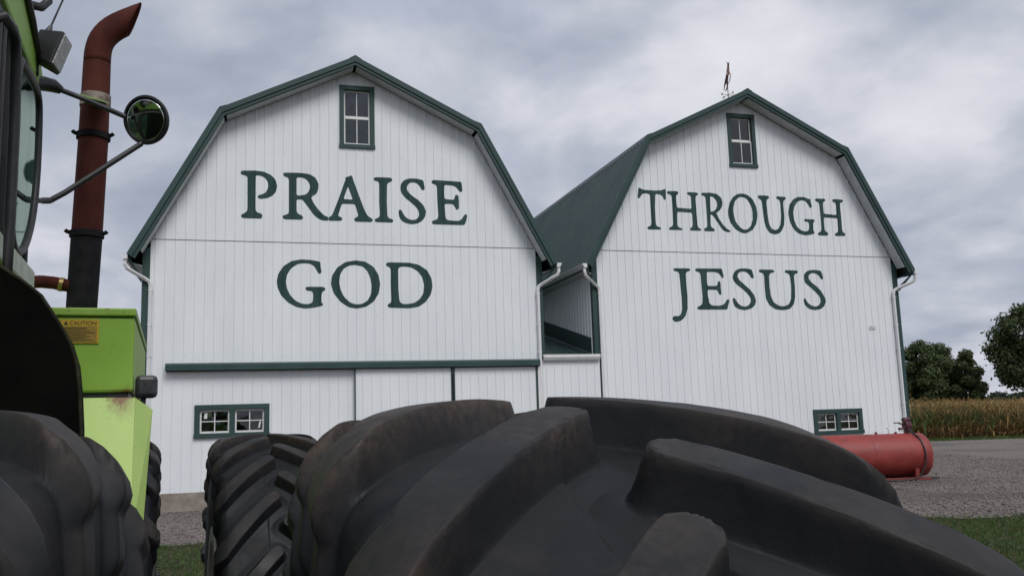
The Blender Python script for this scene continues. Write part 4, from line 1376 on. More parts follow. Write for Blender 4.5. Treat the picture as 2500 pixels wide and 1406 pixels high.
rc = Vector((math.cos(ALPHA), math.sin(ALPHA), 0))
RW = Vector((0.0183, 1.0246, 0))
RIN = RW - rc * 0.70
DUAL_F = 0.70
wheel(*w2t(RW.x, RW.y), 0.952, ALPHA - BETA, 1.0)['label'] = 'outer rear tyre with worn dusty lugs'
wheel(*w2t(RIN.x, RIN.y), 0.960, ALPHA - BETA, 1.0, 0.03)
wheel(0.415, 4.35, 0.925, 0.0, 0.974)
wheel(0.415 - DUAL_F, 4.35, 0.925, 0.0, 0.974)
# axles and frames
far = RW - rc * 2.6
p0, p1 = w2t(RW.x, RW.y), w2t(far.x, far.y)
FRM = pm('frame_paint', (0.05, 0.09, 0.02), (0.09, 0.14, 0.04), scale=6, rough=0.7)
MB().tube([T(*p0, .95), T(*p1, .95)], 0.13, n=16).build('rear_axle', FRM, tractor, smooth=40)
MB().tube([T(0.415, 4.35, .925), T(-2.3, 4.35, .925)], 0.13, n=16).build('front_axle', FRM, tractor, smooth=40)
q0, q1 = w2t(*(RW - rc * 1.9).xy), None
MB().box(-2.0, -1.0, q0[1] - 0.2 - B0, 2.35 - B0, 0.75, 1.25).build('rear_frame', FRM, tractor, bevel=0.02)
MB().box(-1.85, -1.05, 2.3 - B0, 5.6 - B0, 0.72, 1.30).build('front_frame', FRM, tractor, bevel=0.02)

# --- cab
roof_poly = [(2.05, 3.055), (3.30, 3.062), (3.41, 3.085), (3.425, 3.13), (3.30, 3.185), (3.02, 3.262), (2.60, 3.36), (2.05, 3.47)]
MB().prism(roof_poly, -2.05, -0.45, lambda p, q, d: T(d, p, q)).build('cab_roof', LIME, tractor, bevel=0.012)
MB().prism([(2.1, 3.025), (3.36, 3.045), (3.36, 3.06), (2.1, 3.054)], -2.03, -0.462, lambda p, q, d: T(d, p, q)).build('roof_gutter', BLACKP, tractor)
MB().tube([T(-.452, 2.2, 3.36), T(-.446, 2.72, 3.26), T(-.442, 3.05, 3.19), T(-.446, 3.22, 3.15)], 0.012, n=8).build('roof_trim', BLACKP, tractor)
MB().box(-2.0, -0.47, 2.1 - B0, 3.40 - B0, 1.25, 2.37).build('cab_body', LIME, tractor, bevel=0.02)
MB().box(-0.485, -0.438, 2.35 - B0, 3.34 - B0, 2.352, 2.425).build('cab_sill', PALE, tractor, bevel=0.008)
for (a, b, w_) in ((-0.47, 2.12, .05), (-2.0, 2.12, .05), (-2.0, 3.33, .05), (-0.475, 3.365, .018), (-0.468, 2.84, .035), (-0.468, 2.735, .02), (-0.468, 2.67, .018)):
    MB().box(a - w_ / 2, a + w_ / 2, b - w_ / 2 - B0, b + w_ / 2 - B0, 2.37, 3.03).build('cab_pillar', BLACKP, tractor, bevel=0.006)
win_poly = [(2.868, 2.995), (3.02, 3.012), (3.20, 3.03), (3.30, 3.025), (3.338, 2.97), (3.352, 2.80), (3.33, 2.68), (3.28, 2.58), (3.19, 2.495), (3.09, 2.44), (2.98, 2.425), (2.90, 2.45), (2.87, 2.53), (2.864, 2.75)]


def round_poly(P, n=3):
    for _ in range(n):
        o = []
        for i in range(len(P)):
            a, b = P[i], P[(i + 1) % len(P)]
            o += [(a[0] * .75 + b[0] * .25, a[1] * .75 + b[1] * .25), (a[0] * .25 + b[0] * .75, a[1] * .25 + b[1] * .75)]
        P = o
    return P


wp = round_poly(win_poly, 2)
cw = MB().prism(wp, -0.452, -0.447, lambda p, q, d: T(d, p, q)).build('cab_window', CABGLASS, tractor)
MB().tube([T(-.449, p, q) for p, q in wp + wp[:2]], 0.014, n=8).build('window_seal', BLACKP, cw, smooth=60)
MB().prism([(2.15, 2.40), (2.66, 2.40), (2.66, 3.02), (2.15, 3.02)], -0.475, -0.470, lambda p, q, d: T(d, p, q)).build('cab_window', CABGLASS, tractor)
MB().box(-1.95, -0.50, 2.115 - B0, 2.12 - B0, 2.40, 3.02).build('cab_window', CABGLASS, tractor)
MB().box(-2.003, -1.998, 2.15 - B0, 3.30 - B0, 2.40, 3.02).build('cab_window', CABGLASS, tractor)
MB().tube([T(-.46, 2.42, 2.90), T(-.415, 2.43, 2.925), T(-.41, 2.52, 2.935), T(-.41, 2.57, 2.925), T(-.41, 2.60, 2.88), T(-.41, 2.625, 2.70), T(-.41, 2.63, 2.45), T(-.41, 2.63, 2.30), T(-.47, 2.63, 2.26)], 0.014, n=10).build('grab_rail', BLACKP, tractor, smooth=60)
MB().box(-1.5, -1.0, 2.35 - B0, 2.47 - B0, 2.3, 2.95).build('driver_seat', BLACKP, tractor, bevel=0.03)
# roof light, aerial and the loop of hose
lo = empty('pivot', (0, 0, 0))
bpy.data.objects.remove(lo)


def oriented(name, mat, o, X, Y, Z, verts, faces, parent=None, **kw):
    return MB().add([Vector(o) + X * v[0] + Y * v[1] + Z * v[2] for v in verts], faces).build(name, mat, parent or tractor, **kw)


LX = Vector((0.93, -0.16, -0.30)).normalized()          # where the lamp looks
LZ = (Vector((0.25, 0.0, 1)) - LX * LX.dot(Vector((0.25, 0, 1)))).normalized()
LY = LZ.cross(LX)
BOXF = [(0, 2, 3, 1), (4, 5, 7, 6), (0, 1, 5, 4), (2, 6, 7, 3), (0, 4, 6, 2), (1, 3, 7, 5)]
lc = Vector(T(-0.420, 3.26, 3.18))
hv = [(x_, y_ * (0.8 if x_ < 0 else 1), z_ * (0.75 if x_ < 0 else 1)) for z_ in (-.064, .064) for y_ in (-.050, .050) for x_ in (-.035, .045)]
wl_ = oriented('work_light', BLACKP, lc, LX, LY, LZ, hv, BOXF, bevel=0.006)
LENS = pm('lamp_lens', (0.24, 0.25, 0.25), (0.42, 0.42, 0.41), scale=60, rough=0.2, bump=0.004, bscale=120, spec=0.7)
oriented('lens', LENS, lc + LX * 0.047, LX, LY, LZ, [(x_, y_, z_) for z_ in (-.056, .056) for y_ in (-.042, .042) for x_ in (-.006, .004)], BOXF, wl_, bevel=0.003)
MB().tube([lc - LX * .03 + LZ * -.05, Vector(T(-.455, 3.24, 3.08))], 0.014, n=8).build('light_bracket', BLACKP, wl_)
MB().tube([T(-.445, 3.30, 3.21), T(-.436, 3.302, 3.235), T(-.428, 3.304, 3.262), T(-.420, 3.306, 3.285)], [.016, .018, .012, .006], n=10).build('aerial_base', STEEL, tractor, smooth=50)
MB().tube([T(-.420, 3.306, 3.285), T(-.36, 3.32, 3.48), T(-.28, 3.34, 3.75)], [.0035, .003, .002], n=6).build('aerial', STEEL, tractor)
MB().tube([T(-.50, 3.02, 3.255), T(-.455, 3.06, 3.245), T(-.425, 3.10, 3.258), T(-.408, 3.12, 3.29), T(-.412, 3.11, 3.335), T(-.44, 3.08, 3.375), T(-.49, 3.02, 3.41), T(-.56, 2.95, 3.40)], 0.014, n=10).build('cable_loop', BLACKP, tractor, smooth=70)

# --- round mirror on two arms
mc = Vector(T(*MIRROR_C))
mn = Vector((-0.50, -0.82, -0.26)).normalized()
mx_ = mn.cross(Vector((0, 0, 1))).normalized()
mz_ = mx_.cross(mn)
MR = 0.089


def mir(x_, y_, a_):
    return mc + mx_ * x_ + mz_ * y_ + mn * a_


mirror = MB().lathe([(0.0, -.035), (MR * .5, -.032), (MR * .85, -.022), (MR * 1.0, -.008), (MR * 1.03, .002), (MR * 1.0, .008), (MR * .93, .009), (MR * .92, .003), (0, .003)], 40,
                    lambda x_, y_, a_: mir(x_, y_, a_)).build('mirror', BLACKP, tractor, smooth=40)
MIRM = pm('mirror_glass', (0.52, 0.55, 0.54), rough=0.03, metallic=1.0)
MB().lathe([(MR * .925, .0045), (MR * .8, .0072), (MR * .6, .0103), (MR * .35, .0126), (MR * .12, .0135), (0.0005, .0136)], 48, lambda x_, y_, a_: mir(x_, y_, a_)).build('mirror_glass', MIRM, mirror, smooth=179)
am = [Vector(T(*p)) for p in ARM_UP]
MB().tube(am, 0.0095, n=10).build('mirror_arm', STEEL, tractor, smooth=60)
al = [Vector(T(*p)) for p in ARM_LOW]
MB().tube(al, 0.0105, n=8).build('mirror_arm', BLACKP, tractor, smooth=60)
MB().tube([Vector(T(*p)) for p in ARM_LINK], [0.008, .013, .013, .008, .012, .012, .008], n=8).build('mirror_hinge', STEEL, tractor, smooth=40)
MB().tube([Vector(T(*p)) for p in ARM_ROOT], [.02, .026, .024, .014], n=10).build('arm_socket', BLACKP, tractor, smooth=50)

# --- exhaust stack
SB = 4.4
S_low, S_mid, S_top = (-0.387, 2.36), (-0.375, 2.768), (-0.3595, 3.60)


def ring_tube(name, mat, pts, r, n=28, parent=None, ell=None):
    return MB().tube([T(a, SB, z) for a, z in pts], r, n=n, cap=True).build(name, mat, parent or tractor, smooth=45)


stack = ring_tube('exhaust_stack', CHAR, [S_low, S_mid], [0.064, 0.066])
ring_tube('stack_pipe', RUST, [(S_mid[0], S_mid[1] - .01), (-.363, 3.233), (-.3597, 3.59)], [0.0655, 0.064, 0.0595], parent=stack)
# elbow with a slanting mouth
pairs = [((-.3000, 3.585), (-.4190, 3.585)), ((-.2995, 3.645), (-.4195, 3.640)), ((-.2935, 3.677), (-.407, 3.712)), ((-.281, 3.699), (-.382, 3.764)), ((-.264, 3.718), (-.340, 3.818)), ((-.248, 3.733), (-.275, 3.864)), ((-.231, 3.745), (-.177, 3.919))]
V, F = [], []
nr_ = 28
for (ia, iz), (oa, oz) in pairs:
    c_ = Vector(T((ia + oa) / 2, SB, (iz + oz) / 2))
    u_ = Vector(((oa - ia) / 2, 0, (oz - iz) / 2))
    for k in range(nr_):
        th = 2 * math.pi * k / nr_
        V.append(c_ + u_ * math.cos(th) + Vector((0, 1, 0)) * (.0595 * math.sin(th)))
for i in range(len(pairs) - 1):
    for k in range(nr_):
        a, b = i * nr_ + k, i * nr_ + (k + 1) % nr_
        F.append((a, b, b + nr_, a + nr_))
el = MB().add(V, F).build('stack_elbow', RUST, stack, smooth=60, recalc=True)
sub_ = el.modifiers.new('sub', 'SUBSURF')
sub_.levels = sub_.render_levels = 1
sd = el.modifiers.new('wall', 'SOLIDIFY')
sd.thickness = 0.004
for (a, z, dz) in ((-.375, 2.772, .014), (-.363, 3.235, .014)):
    MB().tube([T(a, SB, z - dz), T(a, SB, z + dz)], 0.073, n=28).build('pipe_clamp', CHAR, stack, smooth=40)
    for sx in (-1, 1):
        MB().tube([T(a + sx * .07, SB - .02, z + .004), T(a + sx * .080, SB - .03, z + .006), T(a + sx * .086, SB - .03, z + .012)], .009, n=8).build('clamp_bolt', CHAR, stack, smooth=50)
MB().tube([T(-.361, SB, 3.375), T(-.360, SB, 3.435)], [0.0665, 0.0655], n=28).build('rust_collar', ASH, stack, smooth=40)
MB().hexa([T(-.56, 3.40, 3.115), T(-.43, 3.42, 3.10), T(-.30, SB - .05, 3.385), T(-.42, SB - .08, 3.40)],
          [T(-.56, 3.40, 3.12), T(-.43, 3.42, 3.106), T(-.30, SB - .05, 3.392), T(-.42, SB - .08, 3.407)]).build('stack_strap', LIME, tractor)
hp = [(-.42, 2.533), (-.46, 2.537), (-.50, 2.546), (-.55, 2.550), (-.60, 2.546), (-.65, 2.532), (-.72, 2.50), (-.82, 2.44), (-.90, 2.36)]
path, rad = [], []
for i in range(len(hp) - 1):
    for q in range(8):
        t_ = q / 8
        path.append(T(hp[i][0] * (1 - t_) + hp[i + 1][0] * t_, SB - .01, hp[i][1] * (1 - t_) + hp[i + 1][1] * t_))
        rad.append(.0275 + .0014 * (q % 2))
MB().tube(path, rad, n=14).build('flexible_pipe', RUST, tractor, smooth=70)
MB().tube([T(-.462, SB - .01, 2.5375), T(-.478, SB - .01, 2.541)], .0315, n=16).build('hose_clamp', BRASSC, tractor, smooth=40)

# --- engine cowl box, its lip, caution plate, sloping guard behind the front wheel
cowl = MB().box(-0.95, -0.142, 3.86 - B0, 5.5 - B0, 2.034, 2.335).build('engine_cowl', LIME, tractor, bevel=0.012)
cowl['label'] = 'lime green engine cowl box with a caution plate'
MB().box(-0.955, -0.137, 3.848 - B0, 5.5 - B0, 2.336, 2.368).build('cowl_lip', LIMEC, cowl, bevel=0.006)
MB().box(-0.90, -0.16, 3.875 - B0, 5.4 - B0, 2.012, 2.033).build('cowl_gasket', BLACKP, cowl)
st = MB().box(-0.445, -0.272, 3.8545 - B0, 3.8585 - B0, 2.228, 2.322).build('caution_plate', YEL, cowl)
MB().box(-0.438, -0.279, 3.8525 - B0, 3.8543 - B0, 2.2335, 2.296).build('plate_border', pm('brown_print', (0.24, 0.15, 0.02), (0.32, 0.21, 0.02), scale=15, rough=0.6), st)


def flat_text(s_, size, a, b, z, parent, mat):
    cu = bpy.data.curves.new('txt', 'FONT')
    cu.body = s_
    cu.size = size
    cu.extrude = 0.0004
    ob = bpy.data.objects.new('txt', cu)
    COL.objects.link(ob)
    dg = bpy.context.evaluated_depsgraph_get()
    me = bpy.data.meshes.new_from_object(ob.evaluated_get(dg))
    bpy.data.objects.remove(ob)
    me.materials.clear()
    me.materials.append(mat)
    for v in me.vertices:
        x_, y_, z_ = v.co
        v.co = Vector(T(a + x_, b - z_, z + y_))
    return link('lettering', me, parent)


flat_text('CAUTION', 0.0215, -0.378, 3.8538, 2.3005, st, INK)
for a in (-0.398, -0.432):
    MB().prism([(a, 2.3005), (a + .016, 2.3005), (a + .008, 2.3155)], 3.8533, 3.8543, lambda p, q, d: T(p, d, q)).build('warning_triangle', INK, st)
for i in range(8):
    z = 2.289 - i * 0.0068
    MB().box(-0.434, -0.285 - random.uniform(0, .035), 3.8515 - B0, 3.8523 - B0, z - .0014, z + .0008).build('printed_line', INK, st)
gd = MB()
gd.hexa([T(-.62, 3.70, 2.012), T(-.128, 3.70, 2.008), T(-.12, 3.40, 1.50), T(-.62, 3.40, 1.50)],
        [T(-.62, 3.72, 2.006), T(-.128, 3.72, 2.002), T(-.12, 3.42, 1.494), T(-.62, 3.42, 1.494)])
guard = gd.build('wheel_guard', LIMEP, tractor)
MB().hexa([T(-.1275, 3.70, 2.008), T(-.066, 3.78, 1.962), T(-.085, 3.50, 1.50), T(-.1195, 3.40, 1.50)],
          [T(-.1275, 3.72, 2.002), T(-.070, 3.80, 1.956), T(-.090, 3.52, 1.494), T(-.1195, 3.42, 1.494)]).build('guard_flank', LIMEP, guard)
MB().box(-.60, -.2, 3.71 - B0, 4.0 - B0, 1.97, 2.011).build('guard_bracket', FRM, guard)
lamp = MB().box(-0.137, -0.052, 3.92 - B0, 3.985 - B0, 2.013, 2.105).build('marker_lamp', GREYP, tractor, bevel=0.018)
MB().tube([T(-.105, 3.955, 2.02), T(-.105, 3.955, 1.985), T(-.17, 3.955, 1.99)], .012, n=8).build('lamp_stalk', BLACKP, lamp)
MB().tube([T(-.100, 3.9195, 2.070), T(-.100, 3.9175, 2.070)], .004, n=8).build('lamp_screw', INK, lamp)
# --- fender between cab and rear wheels
fp = [(-1.5, 2.36), (-.60, 2.36), (-.44, 2.30), (-.374, 2.265), (-.322, 2.228), (-.287, 2.198), (-.251, 2.14), (-.222, 2.09), (-.206, 2.038), (-.198, 1.971), (-.192, 1.887), (-.19, 1.78), (-.195, 1.60), (-1.5, 1.60)]
fen = MB().prism(fp, 2.30, 2.335, lambda p, q, d: T(p, d, q)).build('fender', FENDM, tractor)
MB().tube([T(p, 2.302, q) for p, q in fp[1:-1]], 0.0045, n=8).build('fender_edge', EDGEM, fen, smooth=60)
MB().prism(fp[1:-1] + [(-.23, 1.60), (-.235, 1.97), (-.26, 2.09), (-.33, 2.17), (-.46, 2.25), (-.6, 2.31)], 2.336, 2.39, lambda p, q, d: T(p, d, q)).build('fender_skirt', FENDM, fen)
# ------------------------------------------------------------------ red fuel tank on skids
tank = empty('fuel_tank', (9.0, 23.9, 0.0), R(0.0))
tag(tank, 'red horizontal fuel tank on skids, with a hand pump and hose on top', 'tank')
REDP = pm('faded_red_paint', (0.20, 0.024, 0.020), (0.29, 0.042, 0.034), scale=2.6, detail=7, rough=0.5, rough2=0.62, bump=0.001, bscale=30)
REDD = pm('dark_red_steel', (0.13, 0.022, 0.02), (0.2, 0.04, 0.035), scale=6, rough=0.65)
PUMPM = pm('maroon_casting', (0.055, 0.013, 0.018), (0.09, 0.022, 0.028), scale=14, rough=0.5)
HOSEM = pm('black_hose', (0.014, 0.013, 0.013), (0.03, 0.028, 0.028), scale=12, rough=0.55)
TR, TZ = 0.555, 0.645
shell = MB().lathe([(0.02, -1.96), (.30, -1.93), (.46, -1.87), (TR - .015, -1.79), (TR, -1.74), (TR, 1.60), (TR - .015, 1.65), (.46, 1.73), (.30, 1.79), (0.02, 1.82)], 64,
                   lambda x, y, a: (a, x, y + TZ)).build('tank_shell', REDP, tank, smooth=50)
for xs_ in (-0.62, 0.22, 1.42):
    MB().lathe([(TR + .0015, xs_ - .012), (TR + .005, xs_ - .004), (TR + .005, xs_ + .004), (TR + .0015, xs_ + .012)], 64, lambda x, y, a: (a, x, y + TZ)).build('weld_seam', REDP, shell, smooth=50)
for yy in (-0.42, 0.42):
    MB().box(-2.0, 1.62, yy - .05, yy + .05, 0.012, 0.085).build('skid', REDD, tank, bevel=0.008)
for xx in (-1.6, 1.28):
    MB().box(xx - .05, xx + .05, -0.475, -0.36, 0.0855, 0.31).build('saddle_post', REDP, tank, bevel=0.006)
    MB().box(xx - .05, xx + .05, 0.36, 0.475, 0.0855, 0.31).build('saddle_post', REDP, tank, bevel=0.006)
    MB().box(xx - .04, xx + .04, -0.36, 0.36, 0.03, 0.12).build('cross_member', REDD, tank)
MB().tube([(0.48, 0, TZ + TR - .02), (0.48, 0, TZ + TR + .035)], 0.03, n=12).build('filler_cap', REDD, tank, smooth=40)
MB().tube([(0.48, 0, TZ + TR + .03), (0.48, 0, TZ + TR + .05)], 0.045, n=12).build('filler_cap', REDD, tank, smooth=40)
MB().tube([(1.0, 0, TZ + TR - .02), (1.0, 0, TZ + TR + .04)], 0.035, n=12).build('filler_cap', REDD, tank, smooth=40)
MB().tube([(0.86, .1, TZ + TR - .03), (0.86, .1, TZ + TR + .12), (0.85, .1, TZ + TR + .15), (0.81, .1, TZ + TR + .165), (0.78, .1, TZ + TR + .14)], 0.021, n=10).build('vent_pipe', GUTTER, tank, smooth=50)
pz = TZ + TR
pump = MB().tube([(1.30, 0, pz - .02), (1.30, 0, pz + .08), (1.30, 0, pz + .10)], [.07, .07, .05], n=14).build('fuel_pump', PUMPM, tank, smooth=40)
MB().tube([(1.24, -.03, pz + .20), (1.40, .03, pz + .20)], .10, n=18).build('pump_housing', PUMPM, pump, smooth=40)
MB().tube([(1.22, -.02, pz + .33), (1.40, .02, pz + .36)], [.075, .06], n=16).build('motor_cover', PUMPM, pump, smooth=40)
MB().box(1.24, 1.40, -.08, .08, pz + .08, pz + .30).build('pump_body', PUMPM, pump, bevel=0.02)
MB().tube([(1.25, -.02, pz + .24), (1.14, -.02, pz + .25), (1.08, -.03, pz + .27)], .022, n=10).build('nozzle_arm', PUMPM, pump, smooth=50)
MB().box(.96, 1.11, -.055, -.01, pz + .262, pz + .292).build('nozzle', STEEL, pump, bevel=0.005)
MB().tube([(1.22, -.04, pz + .13), (1.12, -.05, pz + .12), (1.07, -.05, pz + .12)], [.03, .028, .04], n=10).build('hand_wheel', PUMPM, pump, smooth=50)
MB().tube([(1.08, -.05, pz + .09), (1.09, -.05, pz + .06), (1.22, -.05, pz + .065)], .008, n=6).build('crank', STEEL, pump)
hp = [(1.30, -.09, pz + .10), (1.36, -.16, pz + .02), (1.43, -.36, pz - .10), (1.475, -.53, pz - .35), (1.48, -.59, pz - .60), (1.44, -.585, pz - .82), (1.34, -.57, pz - 1.0),
      (1.20, -.58, .08), (1.0, -.62, .045), (.75, -.66, .035), (.45, -.64, .035)]


def spline(P, n=8):
    P = [Vector(p) for p in P]
    out_ = []
    for i in range(len(P) - 1):
        p0_, p1_, p2_, p3_ = P[max(i - 1, 0)], P[i], P[i + 1], P[min(i + 2, len(P) - 1)]
        for q in range(n):
            t_ = q / n
            out_.append(0.5 * ((2 * p1_) + (p2_ - p0_) * t_ + (2 * p0_ - 5 * p1_ + 4 * p2_ - p3_) * t_ * t_ + (3 * p1_ - p0_ - 3 * p2_ + p3_) * t_ ** 3))
    out_.append(P[-1])
    return out_


MB().tube(spline(hp), 0.021, n=10).build('fuel_hose', HOSEM, tank, smooth=70)
coil = [(1.70 + .28 * math.cos(t_) + .05 * math.sin(3 * t_), -.1 + .16 * math.sin(t_), .03 + .006 * (i % 5)) for i, t_ in enumerate([k * 0.35 for k in range(30)])]
MB().tube([(1.35, .1, .035)] + coil, 0.018, n=8).build('hose_coil', HOSEM, tank, smooth=70)

# ------------------------------------------------------------------ loose stones on the gravel
def stones(n):
    ico = np.array([(0, 0, 1), (1, 0, 0), (0, 1, 0), (-1, 0, 0), (0, -1, 0), (0, 0, -.6)], float)
    fc = np.array([(0, 1, 2), (0, 2, 3), (0, 3, 4), (0, 4, 1), (5, 2, 1), (5, 3, 2), (5, 4, 3), (5, 1, 4)])
    x = np.concatenate([RNG.uniform(4.5, 17, n), RNG.uniform(-11, 4.5, n // 2)])
    y = np.concatenate([15.3 + 26 * RNG.random(n) ** 2.2, 15.3 + RNG.random(n // 2) * 8.5])
    yb = np.array([lawn_edge(v) for v in x])
    keep = y > yb - 0.15
    # nothing on the barn footings
    fx = (x - BARN_O.x) * BN.x + (y - BARN_O.y) * BN.y
    fs_ = (x - BARN_O.x) * BE.x + (y - BARN_O.y) * BE.y
    keep &= (fx < -0.08) | (fs_ > 21.7)
    x, y = x[keep], y[keep]
    m = len(x)
    s = RNG.lognormal(math.log(.014), .38, m)
    a = RNG.uniform(0, 6.28, m)
    V = ico[None] * s[:, None, None] * np.stack([RNG.uniform(.7, 1.5, m), RNG.uniform(.7, 1.3, m), RNG.uniform(.45, .9, m)], -1)[:, None, :]
    V += RNG.normal(0, 1, V.shape) * s[:, None, None] * .12
    c, sn = np.cos(a)[:, None], np.sin(a)[:, None]
    X, Y = V[..., 0] * c - V[..., 1] * sn, V[..., 0] * sn + V[..., 1] * c
    V = np.stack([X + x[:, None], Y + y[:, None], V[..., 2] + .010 + s[:, None] * .3], -1).reshape(-1, 3)
    F = (fc[None] + (np.arange(m) * 6)[:, None, None]).reshape(-1, 3)
    g_ = RNG.uniform(.55, 1.5, m)
    base = np.stack([.185 * g_, .165 * g_ * RNG.uniform(.93, 1.03, m), .150 * g_ * RNG.uniform(.88, 1.08, m)], -1)
    return V, F, np.repeat(base, 6, 0)


STONEM = tint_material('loose_stones', rough=0.9)
V, F, C = stones(46000)
o = link('loose_gravel', np_mesh('loose_gravel', V, F, STONEM, C))
tag(o, 'loose grey stones scattered over the gravel yard', 'gravel', kind='stuff')

# ------------------------------------------------------------------ grass
def blades(n, xr, yr, h0, h1, w, fn=None):
    x, y = RNG.uniform(*xr, n), RNG.uniform(*yr, n)
    if fn is not None:
        k = fn(x, y)
        x, y = x[k], y[k]
    m = len(x)
    h = RNG.uniform(h0, h1, m)
    a = RNG.uniform(0, 6.28, m)
    l = RNG.uniform(.1, .8, m) * h
    b = RNG.uniform(0, 6.28, m)
    ww = w * RNG.uniform(.6, 1.4, m)
    z0 = np.zeros(m) + .003
    p0 = np.stack([x + np.cos(a) * ww, y + np.sin(a) * ww, z0], -1)
    p1 = np.stack([x - np.cos(a) * ww, y - np.sin(a) * ww, z0], -1)
    p2 = np.stack([x + np.cos(b) * l * .4 - np.cos(a) * ww * .7, y + np.sin(b) * l * .4 - np.sin(a) * ww * .7, h * .6], -1)
    p3 = np.stack([x + np.cos(b) * l, y + np.sin(b) * l, h], -1)
    V = np.stack([p0, p1, p2, p3], 1).reshape(-1, 3)
    o_ = np.arange(m)[:, None] * 4
    F = np.concatenate([np.concatenate([o_, o_ + 1, o_ + 2], 1), np.concatenate([o_, o_ + 2, o_ + 3], 1)])
    v = RNG.random(m)
    g_ = np.stack([.038 + .040 * v, .080 + .060 * v, .014 + .014 * v], -1)
    dry = RNG.random(m) < .10
    g_[dry] = np.stack([.13 + .08 * v, .11 + .05 * v, .05 + .02 * v], -1)[dry]
    return V, F, np.repeat(g_, 4, 0)


def in_lawn(x, y):
    e = 15.35 + 0.12 * np.maximum(0, x - 6) ** 1.25 + 0.18 * np.sin(x * 1.3) + 0.1 * np.sin(x * 3.7 + 1) + 0.06 * np.sin(x * 9.1)
    edge = e + RNG.normal(0, .12, len(x))
    patch = np.sin(x * 1.9 + 2 * np.sin(y * 1.3)) + np.sin(y * 2.3 + x * .7) + RNG.normal(0, .7, len(x))
    return (y < edge) & ((patch > -1.3) | (y < e - 1.6))


GRASSM = tint_material('grass_blades', rough=0.6, transl=0.25)
parts = [blades(62000, (4.0, 13.5), (7.5, 17.2), .03, .085, .0045, in_lawn), blades(34000, (-9.5, -2.0), (6.5, 16.0), .03, .08, .005, in_lawn),
         blades(16000, (-2.0, 4.0), (3.0, 15.8), .03, .08, .005, in_lawn), blades(9000, (12, 44), (48.9, 51.2), .06, .2, .012)]
Vs, Fs, Cs, off = [], [], [], 0
for V, F, C in parts:
    Vs.append(V)
    Fs.append(F + off)
    Cs.append(C)
    off += len(V)
o = link('grass', np_mesh('grass', np.concatenate(Vs), np.concatenate(Fs), GRASSM, np.concatenate(Cs)))
tag(o, 'short green grass around the tractor and along the cornfield', 'grass', kind='stuff')


# clover-like leaves among the near grass
def clover(n):
    x = np.concatenate([RNG.uniform(5.0, 12, n), RNG.uniform(-8, -3, n)])
    y = np.concatenate([RNG.uniform(9, 15.6, n), RNG.uniform(9.5, 15.2, n)])
    k = (np.sin(x * 2.1 + y) + np.sin(y * 2.7 - x * .8) + RNG.normal(0, .5, len(x)) > .5) & in_lawn(x, y)
    x, y = x[k], y[k]
    m = len(x)
    r = RNG.uniform(.010, .022, m)
    z = RNG.uniform(.03, .07, m)
    Vv, Ff = [], []
    for q in range(3):
        a = q * 2.094 + RNG.uniform(0, .6, m)
        cx, cy = x + np.cos(a) * r, y + np.sin(a) * r
        t_ = RNG.uniform(-.4, .4, m)
        c4 = [np.stack([cx + np.cos(a + b) * r, cy + np.sin(a + b) * r, z + t_ * r * s_], -1) for b, s_ in ((0, 1), (1.57, 0), (3.14, -1), (4.71, 0))]
        Vv.append(np.stack(c4, 1).reshape(-1, 3))
    V = np.concatenate(Vv)
    F = np.arange(len(V)).reshape(-1, 4)
    v = RNG.random(len(F))
    col = np.stack([.035 + .03 * v, .075 + .05 * v, .018 + .02 * v], -1)
    return V, F, np.repeat(col, 4, 0)


V, F, C = clover(5200)
o = link('clover', np_mesh('clover', V, F, GRASSM, C))
tag(o, 'patches of clover in the short grass', 'clover', kind='stuff')

# ------------------------------------------------------------------ corn
CORNM = tint_material('corn_leaves', rough=0.65, transl=0.3)


